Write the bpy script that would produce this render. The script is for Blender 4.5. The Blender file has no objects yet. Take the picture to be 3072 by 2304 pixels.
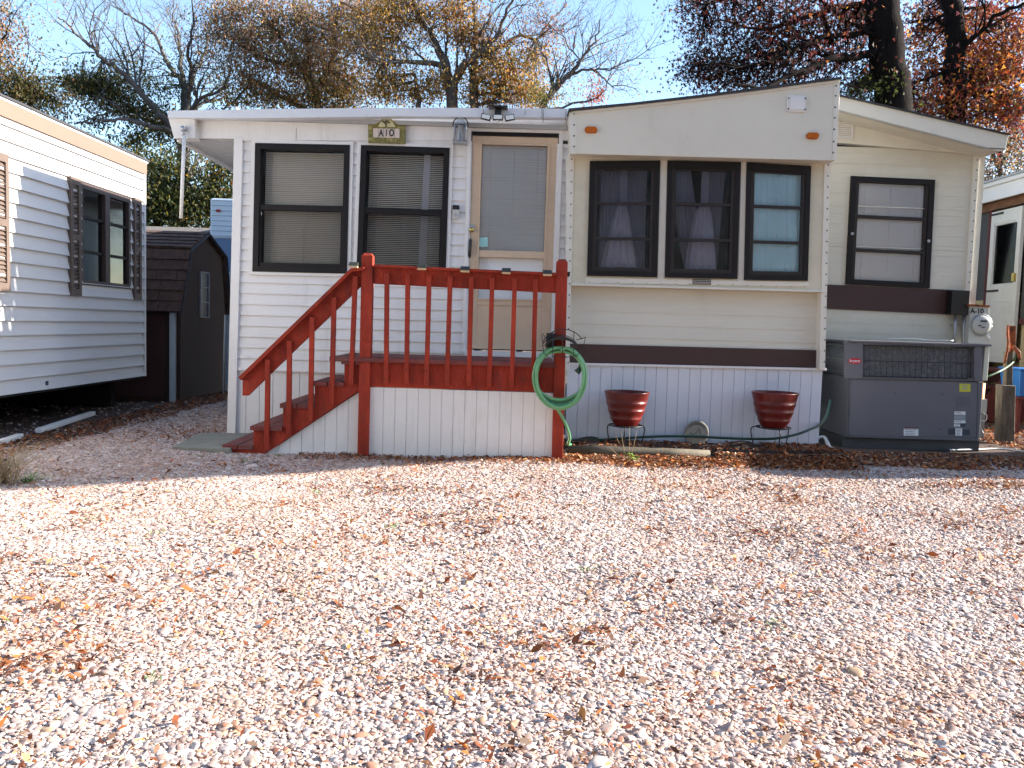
import bpy, math, random
import numpy as np
from mathutils import Vector, Matrix, noise as mnoise
random.seed(7); rng = np.random.default_rng(11)
S = bpy.context.scene
COL = S.collection
# ------------------------------------------------------------------ camera
CAMH, FPX, PITCH, ROLL = 1.094, 2485.0, 0.0711, 0.030
cp, sp, cr, sr = math.cos(PITCH), math.sin(PITCH), math.cos(ROLL), math.sin(ROLL)
FWD = Vector((0, cp, -sp)); R0 = Vector((1, 0, 0)); U0 = Vector((0, sp, cp))
RGT = R0 * cr + U0 * sr; UPV = U0 * cr - R0 * sr
CPOS = Vector((0, 0, CAMH))
cam = bpy.data.objects.new("camera", bpy.data.cameras.new("camera")); COL.objects.link(cam)
m = Matrix((RGT, UPV, -FWD)).transposed().to_4x4(); m.translation = CPOS
cam.matrix_world = m
cam.data.sensor_width = 36; cam.data.lens = FPX / 3072 * 36
cam.data.clip_end = 2000; cam.data.clip_start = 0.05
S.camera = cam
# ------------------------------------------------------------------ light
SUN = Vector((1.0, 0.09, 0.43)).normalized()
w = bpy.data.worlds.new("World"); S.world = w; w.use_nodes = True
nt = w.node_tree; nt.nodes.clear()
sky = nt.nodes.new("ShaderNodeTexSky"); sky.sky_type = 'NISHITA'; sky.sun_disc = False
sky.sun_elevation = math.asin(SUN.z); sky.sun_rotation = math.atan2(SUN.x, SUN.y)
sky.air_density = 1.0; sky.dust_density = 0.5; sky.ozone_density = 2.0
bg = nt.nodes.new("ShaderNodeBackground"); bg.inputs[1].default_value = 0.10
wo = nt.nodes.new("ShaderNodeOutputWorld")
nt.links.new(sky.outputs[0], bg.inputs[0]); nt.links.new(bg.outputs[0], wo.inputs[0])
sl = bpy.data.lights.new("sun", 'SUN'); sl.energy = 5.0; sl.angle = math.radians(0.5); sl.color = (1.0, 0.93, 0.83)
so = bpy.data.objects.new("sun", sl); COL.objects.link(so)
so.rotation_euler = (-SUN).to_track_quat('-Z', 'Y').to_euler()
so.location = (20, 3, 12)
S.view_settings.view_transform = 'Standard'; S.view_settings.look = 'None'
S.view_settings.exposure = 2.02; S.view_settings.gamma = 1.0

# ------------------------------------------------------------------ pixel measuring -> world
def ray(px, py):
    return (RGT * ((px - 1536) / FPX) + UPV * ((1152 - py) / FPX) + FWD)
def W(px, py, Y):
    d = ray(px, py); return CPOS + d * (Y / d.y)
def WX(px, py, X):
    d = ray(px, py); return CPOS + d * (X / d.x)
def G(px, py, z=0.0):
    d = ray(px, py); return CPOS + d * ((z - CAMH) / d.z)

# ------------------------------------------------------------------ materials
def mk(name):
    m = bpy.data.materials.new(name); m.use_nodes = True
    nt = m.node_tree; b = nt.nodes["Principled BSDF"]; return m, nt, b
def mat(name, col, rough=0.6, var=0.12, scale=3.0, bump=0.0, bscale=60.0, metal=0.0, spec=0.5, col2=None, stretch=(1, 1, 1), dirt=None, coat=0.0):
    m, nt, b = mk(name); L = nt.links
    tc = nt.nodes.new("ShaderNodeTexCoord"); mp = nt.nodes.new("ShaderNodeMapping"); mp.inputs["Scale"].default_value = stretch
    L.new(tc.outputs["Object"], mp.inputs[0])
    n = nt.nodes.new("ShaderNodeTexNoise"); n.inputs["Scale"].default_value = scale; n.inputs["Detail"].default_value = 6; n.inputs["Roughness"].default_value = 0.65
    L.new(mp.outputs[0], n.inputs["Vector"])
    r = nt.nodes.new("ShaderNodeValToRGB"); r.color_ramp.elements[0].position = 0.32; r.color_ramp.elements[1].position = 0.68
    c2 = col2 or tuple(max(0, c * (1 - var)) for c in col)
    c1 = tuple(min(1, c * (1 + var * 0.5)) for c in col)
    r.color_ramp.elements[0].color = (*c2, 1); r.color_ramp.elements[1].color = (*c1, 1)
    L.new(n.outputs[0], r.inputs[0]); out = r.outputs[0]
    if dirt:
        n2 = nt.nodes.new("ShaderNodeTexNoise"); n2.inputs["Scale"].default_value = dirt[1]; n2.inputs["Detail"].default_value = 8; n2.inputs["Roughness"].default_value = 0.75
        mp2 = nt.nodes.new("ShaderNodeMapping"); mp2.inputs["Scale"].default_value = dirt[4] if len(dirt) > 4 else (1, 1, 1)
        L.new(tc.outputs["Object"], mp2.inputs[0]); L.new(mp2.outputs[0], n2.inputs["Vector"])
        r2 = nt.nodes.new("ShaderNodeValToRGB"); r2.color_ramp.elements[0].position = dirt[2]; r2.color_ramp.elements[1].position = dirt[3]
        L.new(n2.outputs[0], r2.inputs[0])
        mx = nt.nodes.new("ShaderNodeMix"); mx.data_type = 'RGBA'; L.new(r2.outputs[0], mx.inputs[0]); L.new(out, mx.inputs[6]); mx.inputs[7].default_value = (*dirt[0], 1)
        out = mx.outputs[2]
    L.new(out, b.inputs["Base Color"])
    b.inputs["Roughness"].default_value = rough; b.inputs["Metallic"].default_value = metal
    b.inputs["Specular IOR Level"].default_value = spec; b.inputs["Coat Weight"].default_value = coat; b.inputs["Coat Roughness"].default_value = 0.08
    if bump:
        n3 = nt.nodes.new("ShaderNodeTexNoise"); n3.inputs["Scale"].default_value = bscale; n3.inputs["Detail"].default_value = 4
        L.new(mp.outputs[0], n3.inputs["Vector"])
        bp = nt.nodes.new("ShaderNodeBump"); bp.inputs["Strength"].default_value = bump; bp.inputs["Distance"].default_value = 0.01
        L.new(n3.outputs[0], bp.inputs["Height"]); L.new(bp.outputs[0], b.inputs["Normal"])
    return m
M = {}
M['vinyl'] = mat('vinyl_white', (0.69, 0.675, 0.665), 0.5, 0.06, 1.5, 0.35, 9, dirt=((0.46, 0.45, 0.41), 2.4, 0.52, 0.92, (2.5, 1, .35)))
M['trimw'] = mat('trim_white', (0.69, 0.68, 0.665), 0.45, 0.05, 2, 0.05, 30, dirt=((0.48, 0.46, 0.40), 2.2, 0.58, 1.0))
M['fasciaw'] = mat('fascia_metal', (0.62, 0.64, 0.68), 0.4, 0.06, 2, 0.05, 20, dirt=((0.3, 0.3, 0.28), 4, 0.6, 0.95, (1, 1, 0.4)))
M['cream'] = mat('trailer_cream', (0.61, 0.585, 0.50), 0.5, 0.06, 1.2, 0.12, 25, dirt=((0.44, 0.40, 0.30), 1.1, 0.5, 0.95), stretch=(0.5, 1, 4))
M['cream2'] = mat('trailer_cream_warm', (0.61, 0.56, 0.43), 0.5, 0.07, 1.4, 0.12, 25, dirt=((0.42, 0.37, 0.26), 1.4, 0.5, 0.9), stretch=(0.5, 1, 3))
M['capw'] = mat('trailer_cap', (0.62, 0.585, 0.50), 0.5, 0.05, 1.2, 0.1, 22, dirt=((0.44, 0.41, 0.33), 1.6, 0.55, 1.0))
M['creamtrim'] = mat('trailer_trim', (0.66, 0.63, 0.55), 0.4, 0.06, 3, dirt=((0.35, 0.32, 0.24), 5, 0.6, 0.95))
M['skirt2'] = mat('deck_skirting_white', (0.68, 0.67, 0.655), 0.5, 0.06, 2.5, 0.15, 14, dirt=((0.42, 0.40, 0.36), 2.2, 0.56, 0.95, (3, 1, .5)))
M['skirt'] = mat('skirting_white', (0.61, 0.635, 0.69), 0.45, 0.05, 1.6, 0.12, 12, dirt=((0.45, 0.46, 0.46), 1.6, 0.58, 1.0, (1, 1, .5)))
M['brown'] = mat('brown_stripe', (0.045, 0.017, 0.016), 0.5, 0.2, 2, 0.1, 25)
M['redwood'] = mat('red_stain', (0.31, 0.036, 0.018), 0.7, 0.38, 7, 0.8, 70, stretch=(1, 1, .35), dirt=((0.13, 0.030, 0.024), 9, 0.50, 0.80, (1, 1, .5)), spec=0.2)
M['redtread'] = mat('red_tread', (0.17, 0.028, 0.024), 0.75, 0.4, 8, 0.8, 70, stretch=(.4, 1, 1), dirt=((0.12, 0.065, 0.055), 6, 0.45, 0.72))
M['bronze'] = mat('bronze_frame', (0.010, 0.008, 0.009), 0.5, 0.2, 4, spec=.25)
M['bronze2'] = mat('bronze_rail', (0.026, 0.020, 0.019), 0.5, 0.2, 4, spec=.3)
M['black'] = mat('black_metal', (0.012, 0.012, 0.014), 0.5, 0.2, 8)
M['blackp'] = mat('black_plastic', (0.01, 0.01, 0.012), 0.3, 0.1, 8)
M['tan'] = mat('door_tan', (0.58, 0.44, 0.31), 0.5, 0.07, 2, 0.1, 40, dirt=((0.38, 0.28, 0.20), 2.5, 0.5, 0.9))
M['slat'] = mat('blind_slat', (0.80, 0.80, 0.80), 0.5, 0.04, 3)
M['slatw'] = mat('blind_slat_warm', (0.74, 0.69, 0.61), 0.55, 0.06, 3)
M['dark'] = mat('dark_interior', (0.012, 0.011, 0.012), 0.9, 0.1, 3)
M['amber'] = mat('amber_lens', (0.46, 0.105, 0.0), 0.35, 0.1, 9, spec=.3)
M['galv'] = mat('galvanised', (0.38, 0.40, 0.42), 0.4, 0.1, 8, metal=0.6)
M['acgrey'] = mat('ac_grey', (0.130, 0.126, 0.145), 0.55, 0.08, 1.5, 0.08, 30, dirt=((0.10, 0.10, 0.11), 2.0, 0.5, 0.9))
M['acdark'] = mat('ac_dark', (0.055, 0.055, 0.060), 0.6, 0.2, 3)
M['accream'] = mat('ac_cream', (0.60, 0.60, 0.50), 0.5, 0.06, 3)
M['coil'] = mat('ac_coil', (0.10, 0.10, 0.11), 0.6, 0.5, 45, 0.4, 120, dirt=((0.24, 0.24, 0.24), 18, 0.55, 0.75))
M['meter'] = mat('meter_grey', (0.48, 0.49, 0.46), 0.45, 0.08, 3, dirt=((0.3, 0.28, 0.22), 5, 0.55, 0.9))
M['rust'] = mat('rust', (0.30, 0.075, 0.02), 0.85, 0.5, 22, 0.6, 60, col2=(0.06, 0.02, 0.012))
M['oldwood'] = mat('old_wood', (0.13, 0.105, 0.08), 0.85, 0.5, 7, 0.7, 40, stretch=(3, 3, 0.7), dirt=((0.06, 0.06, 0.045), 4, 0.45, 0.7))
M['timber'] = mat('timber', (0.12, 0.10, 0.07), 0.85, 0.4, 9, 0.6, 50, stretch=(0.6, 3, 3))
M['concrete'] = mat('concrete', (0.20, 0.20, 0.165), 0.9, 0.2, 6, 0.3, 90)
M['glazed'] = mat('glazed_red', (0.115, 0.012, 0.010), 0.34, 0.35, 5, 0.15, 14, spec=.35, dirt=((0.15, 0.03, 0.022), 4, 0.6, 0.8))
M['hose'] = mat('hose_green', (0.12, 0.33, 0.16), 0.3, 0.15, 6)
M['hosedk'] = mat('hose_dark', (0.006, 0.045, 0.030), 0.4, 0.2, 6)
M['ltrail'] = mat('neighbour_vinyl', (0.60, 0.595, 0.60), 0.5, 0.04, 1.0, 0.15, 12, dirt=((0.55, 0.55, 0.53), 1.1, 0.55, 1.0))
M['ltan'] = mat('neighbour_tan', (0.17, 0.108, 0.078), 0.55, 0.06, 1.5)
M['shutter'] = mat('shutter_brown', (0.11, 0.078, 0.062), 0.55, 0.12, 3)
M['shingle'] = mat('shingle', (0.085, 0.044, 0.030), 0.9, 0.4, 14, 0.6, 120)
M['shingleg'] = mat('shingle_grey', (0.15, 0.13, 0.115), 0.9, 0.4, 14, 0.6, 120)
M['shedwall'] = mat('shed_wall', (0.045, 0.021, 0.013), 0.85, 0.3, 4, 0.4, 50, stretch=(4, 4, 0.5))
M['sheddoor'] = mat('shed_door', (0.05, 0.014, 0.012), 0.8, 0.2, 4)
M['rooftar'] = mat('roof_tar', (0.035, 0.035, 0.042), 0.8, 0.4, 12, 0.6, 50)
M['camper'] = mat('camper_white', (0.58, 0.66, 0.74), 0.4, 0.04, 2)
M['camperb'] = mat('camper_blue', (0.11, 0.18, 0.30), 0.4, 0.1, 2)
M['redlens'] = mat('red_lens', (0.35, 0.01, 0.02), 0.25, 0.1, 5)
M['soil'] = mat('soil', (0.050, 0.036, 0.027), 0.95, 0.5, 20, 0.9, 90)
M['bluebin'] = mat('blue_plastic', (0.02, 0.13, 0.42), 0.4, 0.1, 3)
M['orangep'] = mat('orange_plastic', (0.65, 0.22, 0.03), 0.5, 0.15, 3)
M['stone'] = mat('plaque_stone', (0.33, 0.30, 0.25), 0.9, 0.2, 9, 0.4, 60)
M['stonedk'] = mat('plaque_carving', (0.13, 0.14, 0.13), 0.9, 0.2, 9)
M['goldg'] = mat('sign_olive', (0.15, 0.115, 0.022), 0.5, 0.6, 35, 0.5, 60, col2=(0.08, 0.09, 0.02), dirt=((0.50, 0.44, 0.20), 30, 0.5, 0.7))
M['signcream'] = mat('sign_cream', (0.55, 0.52, 0.33), 0.5, 0.1, 8)
M['tile'] = mat('tile_pink', (0.58, 0.49, 0.44), 0.35, 0.06, 9)
M['signgreen'] = mat('sign_tree', (0.06, 0.07, 0.03), 0.6, 0.3, 30)
M['yellow'] = mat('label_yellow', (0.55, 0.52, 0.05), 0.5, 0.05, 9)
M['logored'] = mat('logo_red', (0.42, 0.02, 0.04), 0.4, 0.05, 9)
M['white'] = mat('paper_white', (0.75, 0.76, 0.78), 0.6, 0.05, 20)
M['labelgr'] = mat('label_grey', (0.28, 0.32, 0.35), 0.5, 0.15, 60)
M['labeldk'] = mat('label_dark', (0.04, 0.05, 0.07), 0.5, 0.15, 60)
M['teal'] = mat('sticker_teal', (0.32, 0.62, 0.62), 0.5, 0.08, 20)
M['brass'] = mat('brass', (0.55, 0.40, 0.12), 0.3, 0.15, 12, metal=0.8)
M['plate'] = mat('data_plate', (0.30, 0.27, 0.25), 0.4, 0.1, 12, metal=0.5)
M['lace'] = mat('lace_white', (0.75, 0.76, 0.76), 0.8, 0.1, 12)
M['door_w'] = mat('neighbour_door', (0.66, 0.66, 0.62), 0.5, 0.06, 2, dirt=((0.45, 0.42, 0.33), 3, 0.5, 0.9))
M['tanpanel'] = mat('tan_panel', (0.46, 0.37, 0.20), 0.6, 0.1, 2)
M['awnwood'] = mat('awning_wood', (0.20, 0.10, 0.055), 0.8, 0.5, 9, 0.4, 40, stretch=(3, .6, 3))
M['screen'] = mat('screen_dark', (0.06, 0.062, 0.062), 0.6, 0.25, 3)
M['redstep'] = mat('red_step', (0.10, 0.015, 0.015), 0.7, 0.3, 5)
M['frost'] = mat('frosted', (0.62, 0.66, 0.66), 0.25, 0.06, 12)
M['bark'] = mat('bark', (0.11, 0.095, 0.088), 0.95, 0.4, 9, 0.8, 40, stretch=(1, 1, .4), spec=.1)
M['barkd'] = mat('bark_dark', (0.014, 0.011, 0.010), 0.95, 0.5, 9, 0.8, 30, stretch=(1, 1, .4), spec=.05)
M['barkg'] = mat('bark_grey', (0.095, 0.088, 0.09), 0.9, 0.4, 6, 0.6, 40)
M['straw'] = mat('straw', (0.28, 0.20, 0.11), 0.8, 0.3, 12)
M['grassg'] = mat('grass_green', (0.10, 0.20, 0.03), 0.7, 0.4, 12)
M['asphroof'] = mat('metal_roof', (0.35, 0.36, 0.38), 0.5, 0.1, 2)

def mat_leaf(name, trans=0.35):
    m, nt, b = mk(name); L = nt.links
    a = nt.nodes.new("ShaderNodeAttribute"); a.attribute_name = "Col"
    L.new(a.outputs["Color"], b.inputs["Base Color"]); b.inputs["Roughness"].default_value = 0.6; b.inputs["Specular IOR Level"].default_value = 0.3
    t = nt.nodes.new("ShaderNodeBsdfTranslucent"); L.new(a.outputs["Color"], t.inputs[0])
    mx = nt.nodes.new("ShaderNodeMixShader"); mx.inputs[0].default_value = trans
    L.new(b.outputs[0], mx.inputs[1]); L.new(t.outputs[0], mx.inputs[2])
    L.new(mx.outputs[0], nt.nodes["Material Output"].inputs[0]); return m
M['leaf'] = mat_leaf('leaf_foliage', 0.5)
M['litter'] = mat_leaf('leaf_litter', 0.15)

def mat_sheer(name, col, alpha, rough=0.8):
    m, nt, b = mk(name); L = nt.links
    tc = nt.nodes.new("ShaderNodeTexCoord")
    n = nt.nodes.new("ShaderNodeTexNoise"); n.inputs["Scale"].default_value = 40; L.new(tc.outputs["Object"], n.inputs["Vector"])
    r = nt.nodes.new("ShaderNodeMapRange"); r.inputs[3].default_value = alpha * 0.75; r.inputs[4].default_value = min(1, alpha * 1.25)
    L.new(n.outputs[0], r.inputs[0])
    b.inputs["Base Color"].default_value = (*col, 1); b.inputs["Roughness"].default_value = rough
    tr = nt.nodes.new("ShaderNodeBsdfTransparent"); mx = nt.nodes.new("ShaderNodeMixShader")
    L.new(r.outputs[0], mx.inputs[0]); L.new(tr.outputs[0], mx.inputs[1]); L.new(b.outputs[0], mx.inputs[2])
    r.inputs[3].default_value = alpha * .93; r.inputs[4].default_value = min(1, alpha * 1.07)
    L.new(mx.outputs[0], nt.nodes["Material Output"].inputs[0]); return m
M['sheer'] = mat_sheer('sheer_curtain', (0.82, 0.82, 0.95), 0.56)
M['bugscreen'] = mat_sheer('bug_screen', (0.016, 0.016, 0.018), 0.24)
M['lacecur'] = mat_sheer('lace_curtain', (0.86, 0.86, 0.98), 0.92)
def mat_glass(name, tint=(0.97, 0.97, 0.97), refl=1.45, wav=0.02):
    m, nt, b = mk(name); L = nt.links; nt.nodes.remove(b)
    f = nt.nodes.new("ShaderNodeFresnel"); f.inputs[0].default_value = refl
    g = nt.nodes.new("ShaderNodeBsdfGlossy"); g.inputs["Roughness"].default_value = 0.07
    tr = nt.nodes.new("ShaderNodeBsdfTransparent"); tr.inputs[0].default_value = (*tint, 1)
    n = nt.nodes.new("ShaderNodeTexNoise"); n.inputs["Scale"].default_value = 2.5
    tc = nt.nodes.new("ShaderNodeTexCoord"); L.new(tc.outputs["Object"], n.inputs["Vector"])
    bp = nt.nodes.new("ShaderNodeBump"); bp.inputs["Strength"].default_value = wav; L.new(n.outputs[0], bp.inputs["Height"])
    L.new(bp.outputs[0], g.inputs["Normal"])
    mx = nt.nodes.new("ShaderNodeMixShader"); L.new(f.outputs[0], mx.inputs[0]); L.new(tr.outputs[0], mx.inputs[1]); L.new(g.outputs[0], mx.inputs[2])
    L.new(mx.outputs[0], nt.nodes["Material Output"].inputs[0]); return m
M['glass'] = mat_glass('window_glass')
M['glassblue'] = mat_glass('window_glass_blue', (0.45, 0.58, 0.72), 2.2, 0.04)
M['glassdark'] = mat_glass('window_glass_dark', (0.8, 0.8, 0.84), 1.45)

# ------------------------------------------------------------------ mesh building
ORG = {}
def finish(me, name, material, parent, origin=None):
    if material is not None: me.materials.append(material)
    o = bpy.data.objects.new(name, me); COL.objects.link(o)
    n = len(me.vertices); co = np.empty(n * 3, dtype=np.float32); me.vertices.foreach_get('co', co); co = co.reshape(-1, 3)
    if parent is None:
        mn, mx = co.min(0), co.max(0)
        org = Vector(origin) if origin is not None else Vector(((mn[0] + mx[0]) / 2, (mn[1] + mx[1]) / 2, mn[2]))
        o.location = org
    else:
        org = ORG[parent.name]; o.parent = parent
    co -= np.array(org, dtype=np.float32); me.vertices.foreach_set('co', co.ravel()); me.update()
    ORG[o.name] = org
    return o
def tag(o, label=None, cat=None, group=None, kind=None):
    if label: o['label'] = label
    if cat: o['category'] = cat
    if group: o['group'] = group
    if kind: o['kind'] = kind
    return o
def thing(name, loc, label, cat, group=None):
    o = bpy.data.objects.new(name, None); COL.objects.link(o); o.location = loc; o.empty_display_size = 0.1
    ORG[o.name] = Vector(loc); return tag(o, label, cat, group)
class MB:
    def __init__(s): s.v = []; s.f = []; s.sm = []
    def add(s, vs, fs, smooth=False):
        b = len(s.v); s.v += [tuple(p) for p in vs]; s.f += [tuple(b + i for i in f) for f in fs]; s.sm += [smooth] * len(fs); return s
    def hexa(s, a, b):  # a: 4 front pts, b: 4 back pts (same order)
        return s.add(list(a) + list(b), [(0, 1, 2, 3), (7, 6, 5, 4), (0, 4, 5, 1), (1, 5, 6, 2), (2, 6, 7, 3), (3, 7, 4, 0)])
    def box(s, x0, x1, y0, y1, z0, z1):
        return s.hexa([(x0, y0, z0), (x1, y0, z0), (x1, y0, z1), (x0, y0, z1)], [(x0, y1, z0), (x1, y1, z0), (x1, y1, z1), (x0, y1, z1)])
    def prism(s, pts, yf, yb):  # pts: list of (X,Z)
        n = len(pts); vs = [(p[0], yf, p[1]) for p in pts] + [(p[0], yb, p[1]) for p in pts]
        fs = [tuple(range(n)), tuple(range(2 * n - 1, n - 1, -1))] + [(i, i + n, (i + 1) % n + n, (i + 1) % n) for i in range(n)]
        return s.add(vs, fs)
    def pprism(s, px, yf, yb):  # pixel polygon measured on plane yf
        return s.prism([(lambda p: (p.x, p.z))(W(a, b, yf)) for a, b in px], yf, yb)
    def xprism(s, pts, xf, xb):  # pts: (Y,Z)
        n = len(pts); vs = [(xf, p[0], p[1]) for p in pts] + [(xb, p[0], p[1]) for p in pts]
        fs = [tuple(range(n)), tuple(range(2 * n - 1, n - 1, -1))] + [(i, i + n, (i + 1) % n + n, (i + 1) % n) for i in range(n)]
        return s.add(vs, fs)
    def pxprism(s, px, xf, xb):
        return s.xprism([(lambda p: (p.y, p.z))(WX(a, b, xf)) for a, b in px], xf, xb)
    def tube(s, pts, r, n=8, smooth=True, cap=True):
        pts = [Vector(p) for p in pts]; rs = r if isinstance(r, (list, tuple)) else [r] * len(pts)
        vs = []; fs = []; up = Vector((0.13, 0.21, 1)).normalized(); prev = None
        for i, p in enumerate(pts):
            t = (pts[min(i + 1, len(pts) - 1)] - pts[max(i - 1, 0)]).normalized()
            if prev is None:
                a = t.cross(up);
                if a.length < 1e-3: a = t.cross(Vector((1, 0, 0)))
            else: a = prev - t * prev.dot(t)
            a.normalize(); prev = a; b = t.cross(a)
            for k in range(n):
                an = 2 * math.pi * k / n; vs.append(p + (a * math.cos(an) + b * math.sin(an)) * rs[i])
        for i in range(len(pts) - 1):
            for k in range(n):
                k2 = (k + 1) % n; fs.append((i * n + k, i * n + k2, (i + 1) * n + k2, (i + 1) * n + k))
        if cap: fs.append(tuple(range(n - 1, -1, -1))); e = (len(pts) - 1) * n; fs.append(tuple(range(e, e + n)))
        return s.add(vs, fs, smooth)
    def lathe(s, c, prof, n=32, smooth=True):  # prof: (r,z)
        vs = []; fs = []
        for r, z in prof:
            for k in range(n):
                a = 2 * math.pi * k / n; vs.append((c[0] + r * math.cos(a), c[1] + r * math.sin(a), c[2] + z))
        for i in range(len(prof) - 1):
            for k in range(n):
                k2 = (k + 1) % n; fs.append((i * n + k, i * n + k2, (i + 1) * n + k2, (i + 1) * n + k))
        return s.add(vs, fs, smooth)
    def disc(s, c, r, yf, yb, n=24, rx=None):  # disc facing -Y
        rx = rx or r; return s.prism([(c[0] + rx * math.cos(2 * math.pi * k / n), c[2] + r * math.sin(2 * math.pi * k / n)) for k in range(n)], yf, yb)
    def bar(s, p, q, w, d):  # rectangular bar, w wide in view plane XZ, d deep in Y (front at p.y)
        p = Vector(p); q = Vector(q); t = (q - p).normalized(); a = Vector((-t.z, 0, t.x)) * (w / 2); D = Vector((0, d, 0))
        return s.hexa([p - a, q - a, q + a, p + a], [p - a + D, q - a + D, q + a + D, p + a + D])
    def build(s, name, material, parent=None, bevel=0, origin=None):
        me = bpy.data.meshes.new(name); me.from_pydata(s.v, [], s.f)
        me.polygons.foreach_set('use_smooth', s.sm)
        import bmesh
        if len(s.f) < 60000:
            bm = bmesh.new(); bm.from_mesh(me); bmesh.ops.recalc_face_normals(bm, faces=bm.faces); bm.to_mesh(me); bm.free()
        o = finish(me, name, material, parent, origin)
        if bevel:
            md = o.modifiers.new('bevel', 'BEVEL'); md.width = bevel; md.segments = 2; md.limit_method = 'ANGLE'
        return o
def quad(c, Y):
    P = [W(a, b, Y) for a, b in c]
    def f(u, v, y=None):
        t = P[0].lerp(P[1], u); b = P[3].lerp(P[2], u); p = t.lerp(b, v); return Vector((p.x, Y if y is None else y, p.z))
    return f
def qbar(mb, q, u0, u1, v0, v1, yf, yb):
    c = [q(u0, v1), q(u1, v1), q(u1, v0), q(u0, v0)]
    return mb.hexa([(p.x, yf, p.z) for p in c], [(p.x, yb, p.z) for p in c])
def frame(mb, q, t, yf, yb, W_=None, H_=None, extra=()):
    w_ = (q(1, .5) - q(0, .5)).length; h_ = (q(.5, 1) - q(.5, 0)).length
    a, b = t / w_, t / h_
    qbar(mb, q, 0, a, 0, 1, yf, yb); qbar(mb, q, 1 - a, 1, 0, 1, yf, yb)
    qbar(mb, q, a, 1 - a, 0, b, yf, yb); qbar(mb, q, a, 1 - a, 1 - b, 1, yf, yb)
    return a, b
def ymap(Y): return lambda a, z, d: (a, Y - d, z)
def xmap(X, sgn): return lambda a, z, d: (X + sgn * d, a, z)
def siding(mb, a0, a1, z0, z1, f, zref, pitch, depth=0.013):
    k = math.floor((z0 - zref) / pitch - 1e-6)
    while zref + k * pitch < z1 - 1e-6:
        zb, zt = zref + k * pitch, zref + (k + 1) * pitch; k += 1
        lo, hi = max(zb, z0), min(zt, z1)
        if hi - lo < 1e-4: continue
        dl = depth * (1 - (lo - zb) / pitch); dh = depth * (1 - (hi - zb) / pitch) * 1.0
        vs = [f(a0, lo, 0), f(a1, lo, 0), f(a0, lo, dl), f(a1, lo, dl), f(a0, hi, dh), f(a1, hi, dh)]
        mb.add(vs, [(0, 1, 3, 2), (2, 3, 5, 4)])
def holes(mb, fn, a0, a1, z0, z1, hs):  # fn(a0,a1,z0,z1) called on the wall around the openings (left-to-right, not overlapping)
    hs = sorted(hs); x = a0
    for h0, h1, g0, g1 in hs:
        if h0 > x: fn(x, h0, z0, z1)
        if g0 > z0: fn(h0, h1, z0, g0)
        if g1 < z1: fn(h0, h1, g1, z1)
        x = h1
    if x < a1: fn(x, a1, z0, z1)
def vgroove(mb, a0, a1, z0, z1, f, pitch=0.1, gw=0.009, gd=0.007, off=0.0):
    a = a0 + off; pts = [(a0, 0)]
    while a + pitch < a1:
        a += pitch; pts += [(a - gw / 2, 0), (a, -gd), (a + gw / 2, 0)]
    pts.append((a1, 0)); vs = []
    z0f = z0 if callable(z0) else (lambda _: z0); z1f = z1 if callable(z1) else (lambda _: z1)
    for p, d in pts: vs += [f(p, z0f(p), d), f(p, z1f(p), d)]
    mb.add(vs, [(2 * i, 2 * i + 2, 2 * i + 3, 2 * i + 1) for i in range(len(pts) - 1)])
def text(name, s, p, h, m, parent, wide=1.0, ext=0.002, rot=(math.pi / 2, 0, 0)):
    c = bpy.data.curves.new(name, 'FONT'); c.body = s; c.size = h; c.extrude = ext; c.offset = .0022 if h > .05 else 0; c.align_x = 'CENTER'; c.align_y = 'CENTER'
    c.materials.append(m)
    tmp = bpy.data.objects.new(name + '_src', c); me = bpy.data.meshes.new_from_object(tmp); me.name = name; bpy.data.objects.remove(tmp); bpy.data.curves.remove(c)
    o = bpy.data.objects.new(name, me); COL.objects.link(o); o.rotation_euler = rot; o.scale = (wide, 1, 1)
    o.parent = parent; o.location = Vector(p) - ORG[parent.name]; ORG[o.name] = ORG[parent.name]; return o
SCR = {}
def screws(pts, Y, r, m, parent):
    key = (r, m.name)
    if key not in SCR:
        t = MB(); t.disc((0, 0, 0), r, -0.003, 0, 8); me = bpy.data.meshes.new('screw'); me.from_pydata(t.v, [], t.f); me.materials.append(m); SCR[key] = me
    for p in pts:
        o = bpy.data.objects.new('screw', SCR[key]); COL.objects.link(o); o.parent = parent; o.location = Vector((p[0], Y, p[1])) - ORG[parent.name]; ORG[o.name] = ORG[parent.name]

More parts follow.
